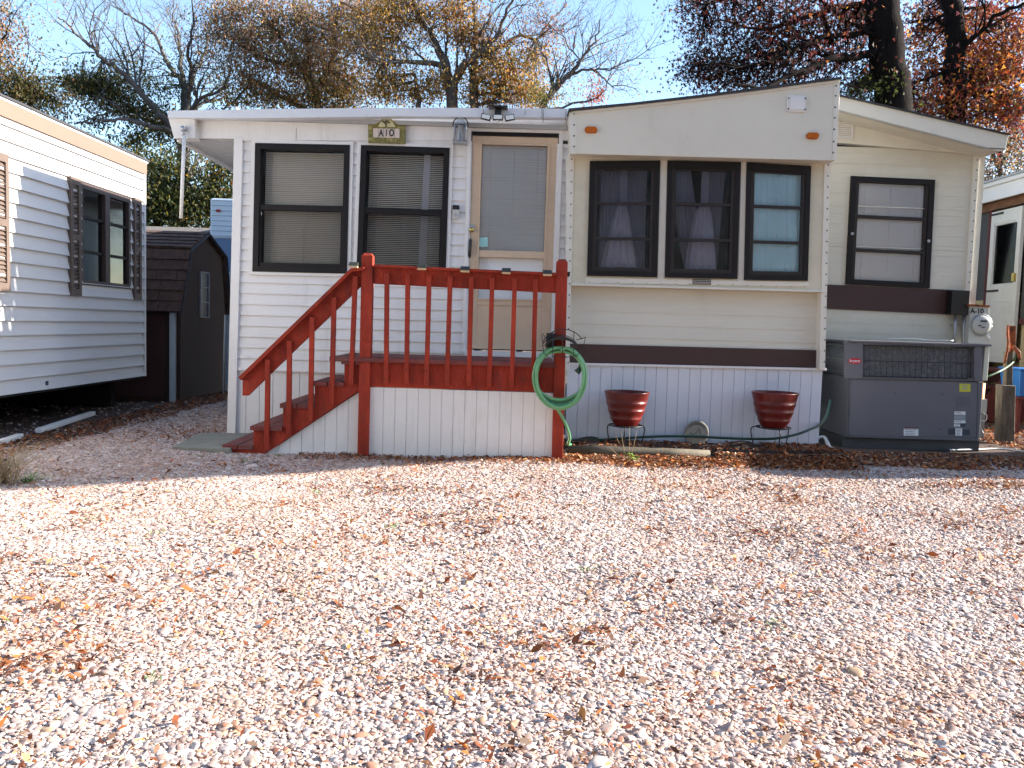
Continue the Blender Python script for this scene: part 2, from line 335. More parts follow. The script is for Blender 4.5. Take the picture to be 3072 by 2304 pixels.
# ================================================================== GROUND
def gz(x, y): return 0.012 * math.sin(x * 1.7 + 1) * math.sin(y * 1.3) + 0.006 * math.sin(x * 4.1 + y * 3)
def np_gz(x, y): return 0.012 * np.sin(x * 1.7 + 1) * np.sin(y * 1.3) + 0.006 * np.sin(x * 4.1 + y * 3)
def build_ground():
    mb = MB(); xs = [-600, -150, -40, -14] + [-9 + i * 0.25 for i in range(73)] + [14, 40, 150, 600]
    ys = [-600, -100, -20, -4, -1] + [0 + i * 0.25 for i in range(61)] + [22, 40, 100, 300, 900]
    vs = [(x, y, gz(x, y) - 0.012 if -9 <= x <= 9 and 0 <= y <= 15 else -0.02) for y in ys for x in xs]
    nx = len(xs); fs = [(j * nx + i, j * nx + i + 1, (j + 1) * nx + i + 1, (j + 1) * nx + i) for j in range(len(ys) - 1) for i in range(nx - 1)]
    mb.add(vs, fs, True)
    m, nt, b = mk('ground_soil'); L = nt.links
    tc = nt.nodes.new("ShaderNodeTexCoord"); n = nt.nodes.new("ShaderNodeTexNoise"); n.inputs["Scale"].default_value = 45; n.inputs["Detail"].default_value = 8; n.inputs["Roughness"].default_value = .75
    L.new(tc.outputs["Object"], n.inputs["Vector"]); r = nt.nodes.new("ShaderNodeValToRGB")
    r.color_ramp.elements[0].position = .3; r.color_ramp.elements[0].color = (.03, .018, .013, 1); r.color_ramp.elements[1].position = .7; r.color_ramp.elements[1].color = (.13, .08, .06, 1)
    L.new(n.outputs[0], r.inputs[0]); L.new(r.outputs[0], b.inputs["Base Color"]); b.inputs["Roughness"].default_value = .95
    bp = nt.nodes.new("ShaderNodeBump"); bp.inputs["Strength"].default_value = .8; bp.inputs["Distance"].default_value = .02; L.new(n.outputs[0], bp.inputs["Height"]); L.new(bp.outputs[0], b.inputs["Normal"])
    o = mb.build('ground', m, origin=(0, 0, 0)); tag(o, kind='structure')
build_ground()

def soil_w(x, y):
    """1 where the gravel gives way to soil and leaf litter"""
    e = 0.12 * np.sin(x * 3.1) + 0.08 * np.sin(x * 7.7 + y * 2)
    a = (x > 0.45) & (y > 7.02 + e) & (x < 2.6)
    b = (x >= 2.2) & (y > 6.98 + e)
    c = (x < -3.85 - 0.12 * np.sin(y * 2.3) - 0.05 * np.sin(y * 9)) & (y > 5.3)
    d = (x < -3.55 + 0.1 * np.sin(y * 8)) & (y > 5.0) & (y < 6.0)
    return a | b | c | d
def in_struct(x, y):
    return ((x > -2.62) & (x < 5) & (y > 7.70)) | ((x > -1.42) & (x < 0.40) & (y > 6.80)) | ((x > -2.36) & (x < -1.4) & (y > 6.68) & (y < 7.56)) | ((x > 3.2) & (y > 8.18) & (x < 4.75))
def build_gravel():
    P = []
    def patch(y0, y1, sp, size, edge=0.80):
        xw = edge * y1 + 0.4
        nx, ny = int(2 * xw / sp), int((y1 - y0) / sp) + 2
        gx, gy = np.meshgrid(np.arange(nx), np.arange(ny)); x = (gx.ravel() + rng.uniform(-.45, .45, gx.size) + 0.5 * (gy.ravel() % 2)) * sp - xw
        y = y0 + (gy.ravel() + rng.uniform(-.45, .45, gx.size)) * sp
        k = np.abs(x) < edge * y + 0.3
        x, y = x[k], y[k]
        s = size * np.exp(rng.normal(0, .30, x.size))
        P.append(np.stack([x, y, s], 1))
    patch(1.45, 3.2, 0.0120, 0.0083); patch(3.2, 5.2, 0.0134, 0.0090); patch(5.2, 7.8, 0.0156, 0.0100); patch(7.8, 12.0, 0.020, 0.0120)
    nbig = sum(len(p) for p in P)
    patch(1.45, 3.6, 0.0088, 0.0046); patch(3.6, 7.6, 0.0125, 0.0058)
    A = np.concatenate(P); x, y, s = A.T; fine = np.arange(len(x)) >= nbig
    k = ~(soil_w(x, y) & (rng.random(x.size) > 0.03)) & ~in_struct(x, y) & ((y < 7.8) | (x < -2.5)) & (x > -9) & (x < 9)
    x, y, s, fine = x[k], y[k], s[k], fine[k]; n = x.size
    z = np_gz(x, y) - 0.004 + rng.uniform(-.003, .004, n) + np.where(fine, .0005, 0)
    me = bpy.data.meshes.new('gravel'); me.vertices.add(n)
    me.vertices.foreach_set('co', np.stack([x, y, z], 1).astype(np.float32).ravel())
    pal = np.array([[.68, .61, .57], [.56, .48, .46], [.72, .65, .60], [.62, .49, .41], [.54, .39, .33], [.43, .35, .34], [.62, .44, .35], [.34, .26, .24], [.48, .24, .16], [.28, .13, .085], [.54, .39, .24], [.78, .74, .71]])
    pr = np.array([.16, .15, .11, .11, .09, .09, .07, .06, .05, .035, .03, .06]); pr /= pr.sum()
    c = np.array([.70, .675, .665]) * pal[rng.choice(len(pal), n, p=pr)] * np.exp(rng.normal(0, .14, (n, 1)))
    # warmer, dirtier patches where fine debris has washed together
    nz = np.array([mnoise.noise(Vector((a * 1.1, b * 1.1, 3.3))) + .5 * mnoise.noise(Vector((a * 3.3, b * 3.3, 7))) for a, b in zip(x[::1], y[::1])])
    t = np.clip((nz + .05) * 1.3, 0, 1)[:, None]; t = t * np.where(fine, .58, .38)[:, None]; c = c * (1 - t) + t * np.array([.40, .24, .165]) * np.exp(rng.normal(0, .25, (n, 1))); c = np.clip(c, .02, .8)
    def attr(nm, ty, arr, f='vector'):
        a = me.attributes.new(nm, ty, 'POINT'); a.data.foreach_set(f, arr.astype(np.float32).ravel())
    attr('rot', 'FLOAT_VECTOR', np.stack([rng.normal(0, .22, n), rng.normal(0, .22, n), rng.uniform(0, 6.28, n)], 1))
    attr('scl', 'FLOAT_VECTOR', np.stack([s * rng.uniform(.95, 1.5, n), s * rng.uniform(.75, 1.05, n), s * rng.uniform(.30, .50, n)], 1))
    attr('stone', 'FLOAT_COLOR', np.concatenate([c, np.ones((n, 1))], 1), 'color')
    m, nt, b = mk('gravel_stone'); L = nt.links
    at = nt.nodes.new("ShaderNodeAttribute"); at.attribute_type = 'INSTANCER'; at.attribute_name = 'stone'
    tc = nt.nodes.new("ShaderNodeTexCoord"); nn = nt.nodes.new("ShaderNodeTexNoise"); nn.inputs["Scale"].default_value = 1.6; nn.inputs["Detail"].default_value = 3
    L.new(tc.outputs["Object"], nn.inputs["Vector"])
    mr = nt.nodes.new("ShaderNodeMapRange"); mr.inputs[3].default_value = .78; mr.inputs[4].default_value = 1.15; L.new(nn.outputs[0], mr.inputs[0])
    mu = nt.nodes.new("ShaderNodeVectorMath"); mu.operation = 'SCALE'; L.new(at.outputs["Color"], mu.inputs[0]); L.new(mr.outputs[0], mu.inputs["Scale"])
    L.new(mu.outputs[0], b.inputs["Base Color"]); b.inputs["Roughness"].default_value = .6; b.inputs["Specular IOR Level"].default_value = .35
    o = bpy.data.objects.new('gravel', me); COL.objects.link(o); me.materials.append(m)
    g = bpy.data.node_groups.new('scatter_stones', 'GeometryNodeTree')
    g.interface.new_socket('Geometry', in_out='INPUT', socket_type='NodeSocketGeometry'); g.interface.new_socket('Geometry', in_out='OUTPUT', socket_type='NodeSocketGeometry')
    N = g.nodes; LK = g.links; gi = N.new('NodeGroupInput'); go = N.new('NodeGroupOutput')
    iop = N.new('GeometryNodeInstanceOnPoints'); gti = N.new('GeometryNodeGeometryToInstance')
    for i in range(5):
        ico = N.new('GeometryNodeMeshIcoSphere'); ico.inputs['Radius'].default_value = 1; ico.inputs['Subdivisions'].default_value = 2
        pos = N.new('GeometryNodeInputPosition'); no = N.new('ShaderNodeTexNoise'); no.noise_dimensions = '4D'; no.inputs['W'].default_value = i * 5.3; no.inputs['Scale'].default_value = 0.95; no.inputs['Detail'].default_value = 1
        LK.new(pos.outputs[0], no.inputs['Vector'])
        sub = N.new('ShaderNodeVectorMath'); sub.operation = 'SUBTRACT'; sub.inputs[1].default_value = (.5, .5, .5); LK.new(no.outputs['Color'], sub.inputs[0])
        sc = N.new('ShaderNodeVectorMath'); sc.operation = 'SCALE'; sc.inputs['Scale'].default_value = 1.5; LK.new(sub.outputs[0], sc.inputs[0])
        spn = N.new('GeometryNodeSetPosition'); LK.new(ico.outputs[0], spn.inputs[0]); LK.new(sc.outputs[0], spn.inputs['Offset'])
        ss = N.new('GeometryNodeSetShadeSmooth'); LK.new(spn.outputs[0], ss.inputs[0])
        sm = N.new('GeometryNodeSetMaterial'); sm.inputs['Material'].default_value = m; LK.new(ss.outputs[0], sm.inputs[0])
        LK.new(sm.outputs[0], gti.inputs[0])
    iop.inputs['Pick Instance'].default_value = True
    rv = N.new('FunctionNodeRandomValue'); rv.data_type = 'INT'; rv.inputs['Min'].default_value = 0 if False else rv.inputs['Min'].default_value
    for s_ in rv.inputs:
        if s_.name == 'Min' and s_.type == 'INT': s_.default_value = 0
        if s_.name == 'Max' and s_.type == 'INT': s_.default_value = 4
    LK.new([q for q in rv.outputs if q.type == 'INT'][0], iop.inputs['Instance Index'])
    def na(nm, ty):
        a = N.new('GeometryNodeInputNamedAttribute'); a.data_type = ty; a.inputs[0].default_value = nm; return [q for q in a.outputs if q.enabled and q.name == 'Attribute'][0]
    e2r = N.new('FunctionNodeEulerToRotation'); LK.new(na('rot', 'FLOAT_VECTOR'), e2r.inputs[0]); LK.new(e2r.outputs[0], iop.inputs['Rotation'])
    LK.new(na('scl', 'FLOAT_VECTOR'), iop.inputs['Scale'])
    LK.new(gi.outputs[0], iop.inputs['Points']); LK.new(gti.outputs[0], iop.inputs['Instance']); LK.new(iop.outputs[0], go.inputs[0])
    md = o.modifiers.new('scatter', 'NODES'); md.node_group = g
    tag(o, 'pale pink and white river gravel covering the yard', 'gravel', kind='stuff')
build_gravel()

# leaf shaped flakes: curled cards with a pointed outline
def leaf_mesh(name, pos, size, col, flat, material, parent=None, curl=0.35, lobes=False, kind=None):
    n = len(pos); size = np.asarray(size)[:, None]
    th = rng.uniform(0, 2 * np.pi, n); tilt = rng.normal(0, flat, (n, 2))
    u = np.stack([np.cos(th), np.sin(th), np.zeros(n)], 1); v = np.stack([-np.sin(th), np.cos(th), np.zeros(n)], 1); nrm = np.tile([0., 0., 1.], (n, 1))
    def rot(a, b, ang):
        c, s = np.cos(ang)[:, None], np.sin(ang)[:, None]; return a * c + b * s, -a * s + b * c
    u, nrm = rot(u, nrm, tilt[:, 0]); v, nrm = rot(v, nrm, tilt[:, 1])
    if lobes:
        V = []; F = []; angs = [0, 2.1, 4.2]
        base = np.arange(n) * 12
        for j, a in enumerate(angs):
            d = u * math.cos(a) + v * math.sin(a); e = -u * math.sin(a) + v * math.cos(a)
            cz = nrm * size * curl * .3
            V += [pos - d * size * .55, pos + e * size * .20 + cz, pos + d * size * .9, pos - e * size * .20 + cz]
            F.append(np.stack([base + 4 * j, base + 4 * j + 1, base + 4 * j + 2, base + 4 * j + 3], 1))
        co = np.stack(V, 1).reshape(-1, 3); fa = np.stack(F, 1).reshape(-1, 4); per = 12
    else:
        cz = nrm * size * curl * rng.uniform(-.3, 1, (n, 1)) * .5
        wd = rng.uniform(.28, .5, (n, 1))
        V = [pos - u * size, pos + v * size * wd + cz, pos + u * size, pos - v * size * wd + cz]
        co = np.stack(V, 1).reshape(-1, 3); base = np.arange(n) * 4
        fa = np.stack([base, base + 1, base + 2, base + 3], 1); per = 4
    me = bpy.data.meshes.new(name); me.vertices.add(len(co)); me.vertices.foreach_set('co', co.astype(np.float32).ravel())
    me.loops.add(fa.size); me.loops.foreach_set('vertex_index', fa.astype(np.int32).ravel())
    me.polygons.add(len(fa)); me.polygons.foreach_set('loop_start', np.arange(0, fa.size, 4, dtype=np.int32)); me.polygons.foreach_set('loop_total', np.full(len(fa), 4, dtype=np.int32))
    me.update(calc_edges=True)
    a = me.color_attributes.new('Col', 'FLOAT_COLOR', 'POINT'); cc = np.repeat(np.concatenate([col, np.ones((n, 1))], 1), per, 0); a.data.foreach_set('color', cc.astype(np.float32).ravel())
    return finish(me, name, material, parent)
def pick(pal, n, w=None, j=.18):
    pal = np.array(pal); w = None if w is None else np.array(w) / np.sum(w)
    return np.clip(pal[rng.choice(len(pal), n, p=w)] * np.exp(rng.normal(0, j, (n, 1))), .004, .95)
LITPAL = [[.42, .13, .03], [.23, .065, .022], [.17, .048, .022], [.30, .105, .035], [.34, .18, .085], [.12, .055, .035], [.38, .25, .165], [.34, .15, .035], [.18, .10, .06]]
def build_litter():
    X = []; Y = []; Sz = []
    def region(n, f, s0, s1):
        p = f(n); p = p[~in_struct(p[:, 0], p[:, 1])]; X.append(p[:, 0]); Y.append(p[:, 1]); Sz.append(rng.uniform(s0, s1, len(p)))
    # thin scatter everywhere, in loose drifts
    def scat(n):
        y = 1.6 + 6.2 * rng.random(n * 4) ** .9; x = rng.uniform(-.82, .82, n * 4) * y
        d = np.array([mnoise.noise(Vector((a * .9, b * .9, 1))) + .7 * mnoise.noise(Vector((a * 3, b * 3, 5))) for a, b in zip(x, y)])
        k = d > rng.uniform(-.35, .75, n * 4); return np.stack([x[k], y[k]], 1)[:n]
    region(9500, scat, .006, .018); region(650, scat, .018, .036)
    def clumps(n):
        cx = rng.uniform(-3.5, 4.5, 75); cy = rng.uniform(1.9, 6.6, 75); i = rng.integers(0, 75, n)
        return np.stack([cx[i] + rng.normal(0, .11, n), cy[i] + rng.normal(0, .07, n)], 1)
    region(3600, clumps, .006, .022)
    def pile(n):
        x = rng.uniform(-.35, 2.9, n); yc = 6.88 - .10 * np.exp(-((x - 1.1) / .7) ** 2); return np.stack([x, yc + rng.normal(0, .10 + .05 * np.exp(-((x - 1.1) / .7) ** 2), n)], 1)
    region(8500, pile, .012, .032)
    region(330, pile, .03, .05)
    region(1500, lambda n: np.stack([rng.uniform(.45, 2.9, n), rng.uniform(7.0, 7.6, n)], 1), .012, .03)
    region(2600, lambda n: np.stack([rng.uniform(-1.7, .5, n), 6.66 + .14 * rng.normal(0, 1, n)], 1), .008, .022)
    region(8000, lambda n: np.stack([rng.uniform(2.3, 8.8, n), 6.85 + 6 * rng.random(n) ** 1.6], 1), .014, .036)
    region(3200, lambda n: np.stack([-3.70 - .5 * rng.random(n), rng.uniform(4.9, 12, n)], 1), .012, .03)
    region(7000, lambda n: np.stack([rng.uniform(2.3, 6.6, n), rng.uniform(6.9, 9.8, n)], 1), .014, .034)
    region(500, lambda n: np.stack([rng.normal(-3.0, .3, n), rng.normal(7.6, .35, n)], 1), .01, .022)
    region(500, lambda n: np.stack([rng.normal(3.6, .35, n), rng.normal(6.05, .12, n)], 1), .012, .024)
    x, y, s = np.concatenate(X), np.concatenate(Y), np.concatenate(Sz); n = len(x)
    z = np_gz(x, y) + .006 + rng.uniform(0, .014, n) + np.where(bedmask(x, y), .055, 0) + .045 * np.exp(-((y - 7.03) / .12) ** 2) * ((x > 1.75) & (x < 2.9))
    c = pick(LITPAL, n, [2, 3, 3, 3, 2.5, 2, 2, 1, 2])
    o = leaf_mesh('fallen_leaves', np.stack([x, y, z], 1), s, c, .42, M['litter'], curl=.8)
    tag(o, 'brown and orange fallen leaves strewn over the gravel', 'leaves', kind='stuff')
def bedmask(x, y): return (x > .45) & (x < 2.95) & (y > 7.12)
build_litter()
def build_needles():
    n = 2600; y = 1.7 + 6 * rng.random(n); x = rng.uniform(-.8, .8, n) * y
    pos = np.stack([x, y, np_gz(x, y) + .010], 1); th = rng.uniform(0, 6.28, n); L = rng.uniform(.012, .04, n)
    d = np.stack([np.cos(th), np.sin(th), rng.normal(0, .15, n)], 1) * L[:, None]; e = np.stack([-np.sin(th), np.cos(th), np.zeros(n)], 1) * .0009
    co = np.stack([pos - d - e, pos - d + e, pos + d + e, pos + d - e], 1).reshape(-1, 3)
    mb = MB(); mb.v = [tuple(p) for p in co]; mb.f = [(4 * i, 4 * i + 1, 4 * i + 2, 4 * i + 3) for i in range(n)]; mb.sm = [False] * n
    k = in_struct(x, y); mb.f = [f for f, q in zip(mb.f, k) if not q]; mb.sm = mb.sm[:len(mb.f)]
    o = mb.build('pine_straw', mat('pine_needle', (.26, .13, .06), .8, .3, 9)); tag(o, 'thin brown pine needles lying among the stones', 'pine straw', kind='stuff')
build_needles()

# raised bed of soil in front of the trailer skirting
def build_bed():
    mb = MB(); n, k = 60, 10
    for j in range(k + 1):
        for i in range(n + 1):
            x = .46 + 2.5 * i / n; y = 7.10 + .54 * j / k
            h = .055 * min(1, j / 2) + .018 * mnoise.noise(Vector((x * 5, y * 5, 0))) + .012 * mnoise.noise(Vector((x * 17, y * 17, 0)))
            h += .035 * math.exp(-((x - 2.16) / .12) ** 2) * (j / k) + .03 * math.exp(-((x - .75) / .1) ** 2) * (j / k)
            mb.v.append((x, y, h if j else -.02))
    mb.f = [(j * (n + 1) + i, j * (n + 1) + i + 1, (j + 1) * (n + 1) + i + 1, (j + 1) * (n + 1) + i) for j in range(k) for i in range(n)]; mb.sm = [True] * len(mb.f)
    o = mb.build('soil_bed', M['soil']); tag(o, kind='structure')
build_bed()

# ================================================================== MAIN HOME
YA = 7.70   # vinyl addition wall
home = thing('mobile_home', (0, 8.0, 0), 'white and cream mobile home with red deck stairs and brown stripes', 'mobile home')
def blinds(parent, q, u0, u1, v0, v1, y, n, m, tilt=.6, name='blind', gap=.72):
    mb = MB(); A = q(u0, v0); 
    for i in range(n):
        v = v0 + (v1 - v0) * (i + .5) / n
        a, b = q(u0, v), q(u1, v); h = (q(.5, v0) - q(.5, v1)).length / n * gap / 2
        jit = random.uniform(-.08, .08) * h; dy = h * tilt
        mb.add([(a.x, y - dy, a.z - h + jit), (b.x, y - dy, b.z - h), (b.x, y + dy, b.z + h + jit), (a.x, y + dy, a.z + h)], [(0, 1, 2, 3)])
        mb.add([(a.x, y - dy + .001, a.z - h - .0015 + jit), (b.x, y - dy + .001, b.z - h - .0015), (b.x, y + dy + .001, b.z + h - .0015 + jit), (a.x, y + dy + .001, a.z + h - .0015)], [(0, 1, 2, 3)])
    for u in (.14, .5, .86):
        uu = u0 + (u1 - u0) * u; a, b = q(uu, v0), q(uu, v1); mb.tube([(a.x, y - .012, a.z), (b.x, y - .012, b.z)], .0012, 4)
    return mb.build(name, m, parent)
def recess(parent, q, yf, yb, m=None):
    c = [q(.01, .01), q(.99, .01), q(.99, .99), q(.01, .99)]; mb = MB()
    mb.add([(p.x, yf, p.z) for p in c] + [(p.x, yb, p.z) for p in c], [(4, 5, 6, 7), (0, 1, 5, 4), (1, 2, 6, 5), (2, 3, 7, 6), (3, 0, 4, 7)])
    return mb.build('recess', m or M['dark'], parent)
def pane(parent, q, u0, u1, v0, v1, y, m, name='pane'):
    mb = MB(); c = [q(u0, v1), q(u1, v1), q(u1, v0), q(u0, v0)]; mb.add([(p.x, y, p.z) for p in c], [(0, 1, 2, 3)]); return mb.build(name, m, parent)
def curtain(parent, q, poly_uv, y, folds, m, name='curtain', amp=.02):
    """poly_uv(v)->(uL,uR): hanging cloth whose width changes with height"""
    mb = MB(); nu, nv = 36, 22
    for j in range(nv + 1):
        v = .03 + .94 * j / nv; uL, uR = poly_uv(v)
        for i in range(nu + 1):
            u = uL + (uR - uL) * i / nu; p = q(u, v)
            mb.v.append((p.x, y + amp * math.sin(folds * i / nu * 6.28 + 2 * v + .7 * math.sin(5 * v)), p.z))
    mb.f = [(j * (nu + 1) + i, j * (nu + 1) + i + 1, (j + 1) * (nu + 1) + i + 1, (j + 1) * (nu + 1) + i) for j in range(nv) for i in range(nu)]; mb.sm = [True] * len(mb.f)
    return mb.build(name, m, parent)

# --- addition wall with openings
w1c = [(765.5, 429), (1049.7, 434.7), (1040.6, 821), (757, 814.6)]
w2c = [(1083, 435), (1349.2, 443.5), (1336.5, 836), (1069, 829)]
drc = [(1414.5, 393), (1677.5, 400), (1653, 1062), (1396, 1055)]
def rect_in(c, Y, g=.02):
    P = [W(a, b, Y) for a, b in c]
    return (max(P[0].x, P[3].x) + g, min(P[1].x, P[2].x) - g, max(P[2].z, P[3].z) + g, min(P[0].z, P[1].z) - g)
xl = W(700, 800, YA).x; xr = W(1708, 700, YA).x + .03
zbot = W(870, 1111, YA).z; ztop = W(1100, 415, YA).z
mb = MB(); f = ymap(YA)
hs = [rect_in(w1c, YA), rect_in(w2c, YA), rect_in(drc, YA, .01)]
PT = .1003
holes(mb, lambda a, b, c, d: siding(mb, a, b, c, d, f, zbot, PT), xl, xr, zbot, ztop, hs)
mb.box(xl, xl + .02, YA + .01, 12.5, 0.1, ztop + .25); 
mb.build('wall', M['vinyl'], home)
# vertical joints in the siding
# skirting under the addition
mb = MB(); vgroove(mb, xl, W(1100, 1200, YA).x, .0, zbot, ymap(YA + .004), .125); mb.build('skirting', M['skirt2'], home)
# bottom starter strip
mb = MB(); a = W(706, 1108, YA - .02); mb.box(a.x, xr, YA - .022, YA + .01, zbot - .012, zbot + .004); mb.build('starter_strip', M['trimw'], home)
# corner board
mb = MB(); c = [W(702, 412, YA - .03), W(728, 413, YA - .03), W(706, 1302, YA - .03), W(680.5, 1302, YA - .03)]
mb.hexa([c[3], c[2], c[1], c[0]], [Vector((p.x, YA + .01, p.z)) for p in (c[3], c[2], c[1], c[0])])
mb.build('corner_board', M['trimw'], home, .003)
# frieze band + beam end box
YF = 7.60
mb = MB(); mb.pprism([(582, 360), (1706, 352), (1706, 421), (1682, 421), (1682, 387), (1404, 382), (1403, 421), (728, 422), (700, 416), (582, 414)], YA - .022, YA - .001); 
mb.build('frieze', M['vinyl'], home)
mb = MB(); mb.pprism([(504, 350), (584, 352), (584, 415), (522, 415)], YF, YF + .14); mb.build('beam_end', M['trimw'], home, .004)
mb = MB()
for i in range(2):
    p = W(880 + i * 1, 360, YF + .03); 
q0 = W(884, 380, YF + .03); mb.box(q0.x, q0.x + .004, YA - .025, YA - .0225, W(884, 424, YF).z, q0.z)
mb.build('siding_joint', M['galv'], home)
# roof edge metal strip in two lengths
for k, poly in enumerate([[(504, 332), (708, 329), (708, 354), (504, 353)], [(703, 328), (1000, 325), (1300, 323), (1704, 326), (1704, 353), (1200, 349), (703, 355)]]):
    mb = MB(); mb.pprism(poly, YF - .05 - .012 * k, YF + .04); mb.build('roof_edge', M['fasciaw'], home)
# roof slab and soffit
rz = W(505, 333, 7.6).z; x0 = W(506, 340, 7.56).x; x1 = W(1706, 340, 7.56).x
mb = MB(); mb.box(x0, x1, YF + .041, 14.5, rz - .05, rz - .012); mb.build('roof', M['asphroof'], home)
sz = W(560, 415, 7.6).z
mb = MB(); k = 0; y = YF + .141
while y < 14.4: mb.box(x0 + .045, xl - .002, y, y + .094, sz + .02, sz + .032); mb.box(x0 + .045, xl - .002, y + .094, y + .1, sz + .025, sz + .032); y += .1
mb.build('soffit', mat('soffit_grey', (.50, .50, .50), .5, .06, 3), home)
mb = MB(); mb.box(x0, x0 + .04, YF + .141, 14.5, sz - .005, rz - .051); mb.build('eave_board', M['trimw'], home)
# hanging downspout at the eave
ds = thing('downspout', W(547, 655, 7.58), 'thin white downspout pipe hanging from the left roof corner', 'downspout')
mb = MB(); a, b = W(553, 405, 7.56), W(543, 655, 7.56); mb.tube([a, b], .016, 12); mb.build('pipe', M['trimw'], ds)
mb = MB(); c = W(549, 385, 7.55); mb.tube([(c.x, 7.59, c.z), (c.x, 7.54, c.z)], .022, 14); mb.tube([(c.x - .01, 7.56, c.z - .01), (c.x + .003, 7.56, c.z - .06)], .018, 10); mb.build('elbow', M['galv'], ds)

# --- double hung windows of the addition
def hung_window(c, mid, warm, lab, low_only=False):
    q = quad(c, YA - .03); h_ = (q(.5, 1) - q(.5, 0)).length; w_ = (q(1, .5) - q(0, .5)).length
    mb = MB(); t = .052; a, b = frame(mb, q, t, YA - .035, YA + .05)
    qbar(mb, q, a, 1 - a, mid - .012, mid + .03, YA - .022, YA + .04)
    qbar(mb, q, a, a + .02, mid + .03, 1 - b, YA - .018, YA + .03); qbar(mb, q, 1 - a - .02, 1 - a, mid + .03, 1 - b, YA - .018, YA + .03); qbar(mb, q, a + .02, 1 - a - .02, 1 - b - .03, 1 - b, YA - .018, YA + .03)
    wn = mb.build('window', M['bronze'], home, .002); wn['label'] = lab
    tr = MB(); g = .028
    qq = quad([(c[0][0] - 10, c[0][1] - 9), (c[1][0] + 10, c[1][1] - 9), (c[2][0] + 10, c[2][1] + 9), (c[3][0] - 10, c[3][1] + 9)], YA - .02)
    frame(tr, qq, .036, YA - .026, YA + .006); tr.build('trim', M['trimw'], wn)
    pane(wn, q, a, 1 - a, b, mid, YA + .012, M['glass']); pane(wn, q, a, 1 - a, mid, 1 - b, YA + .025, M['glass'])
    pane(wn, q, a + .018, 1 - a - .018, mid + .02, 1 - b - .02, YA - .004, M['bugscreen'], 'bug_screen')
    recess(wn, q, YA + .051, YA + .5)
    blinds(wn, q, a + .012, 1 - a - .012, b, (1 - b) if not low_only else mid + .12, YA + .10, 62 if not low_only else 32, M['slatw'], .35, gap=.8 if warm else .5)
    return wn, q
wn, q = hung_window(w1c, .485, True, 'left window with closed cream blinds')
wn2, q2 = hung_window(w2c, .485, False, 'right window with half open blinds and dark lower sash')
mb = MB(); a, b = q2(.70, .04), q2(.67, .96); mb.add([(a.x, YA + .09, a.z), (a.x + .06, YA + .09, a.z), (b.x + .07, YA + .09, b.z), (b.x, YA + .09, b.z)], [(0, 1, 2, 3)]); mb.build('curtain', M['sheer'], wn2)
mb = MB(); p = q(.075, .53); mb.box(p.x, p.x + .006, YA - .02, YA - .014, p.z - .03, p.z); mb.build('latch', M['galv'], wn)

# --- door
q = quad(drc, YA - .01); mb = MB()
H = (q(.5, 1) - q(.5, 0)).length
dr = MB()
def dv(py): return (py - 396.5) / (1058.5 - 396.5)
YD = YA + .03
g0, g1, g2, g3 = dv(433), dv(749), dv(770), dv(896)
for (u0, u1, v0, v1) in ((.012, .125, .018, .985), (.875, .992, .018, .985), (.125, .875, .018, g0), (.125, .875, g1, g2), (.125, .875, g3, dv(915)), (.125, .875, dv(919), .985)):
    qbar(dr, q, u0, u1, v0, v1, YD - .025, YD + .02)
qbar(dr, q, .125, .875, dv(915), dv(919), YD - .018, YD + .02)
door = dr.build('door', M['tan'], home, .003)
mb = MB(); frame(mb, quad([(1441, 428), (1651, 434), (1633, 903), (1428, 899)], YD - .03), .012, YD - .034, YD - .024); mb.build('moulding', M['tan'], door)
pane(door, q, .125, .875, g0, g1, YD, M['glass']); pane(door, q, .125, .875, g2, g3, YD, M['glass'])
blinds(door, q, .128, .872, g0, g3, YD + .022, 58, M['slat'], .25, gap=.96)
recess(door, q, YA + .06, YA + .4)
mb = MB(); qbar(mb, q, .012, .992, .0, .018, YA - .005, YA + .06); mb.build('head_gap', M['bronze'], door)
mb = MB(); a = W(1416, 685, YD - .03); mb.box(a.x - .02, a.x + .02, YD - .034, YD - .024, a.z - .03, a.z + .035); mb.build('lock_plate', M['galv'], door, .002)
mb = MB(); mb.tube([(a.x, YD - .034, a.z - .015), (a.x, YD - .06, a.z - .015)], .012, 12); mb.tube([(a.x, YD - .06, a.z - .015), (a.x, YD - .075, a.z - .015)], .02, 14); mb.build('knob', M['brass'], door)
mb = MB(); a, b = W(1412, 716, YD - .04), W(1409, 772, YD - .04); mb.tube([(a.x, YD - .025, a.z), (a.x, YD - .055, a.z - .02), (b.x, YD - .055, b.z + .02), (b.x, YD - .025, b.z)], [.008, .013, .013, .008], 8); mb.build('handle', M['blackp'], door)
mb = MB(); pa = quad([(1438, 712), (1464, 712), (1463, 740), (1437, 740)], YD - .004); qbar(mb, pa, 0, 1, 0, 1, YD - .004, YD - .002); mb.build('sticker', M['teal'], door)
# door trim
mb = MB(); qq = quad([(1404, 384), (1690, 391), (1666, 1062), (1386, 1055)], YA - .02)
w_ = (qq(1, .5) - qq(0, .5)).length
qbar(mb, qq, 0, .036, 0, 1, YA - .024, YA + .006); qbar(mb, qq, .957, 1, 0, 1, YA - .024, YA + .006); qbar(mb, qq, .036, .957, 0, .013, YA - .024, YA + .006)
mb.build('door_trim', M['trimw'], home, .002)
mb = MB(); a, b = W(1394, 1050, YA - .03), W(1660, 1062, YA - .03); mb.box(a.x, b.x, YA - .06, YA + .03, .80, .845); mb.build('threshold', M['trimw'], home)

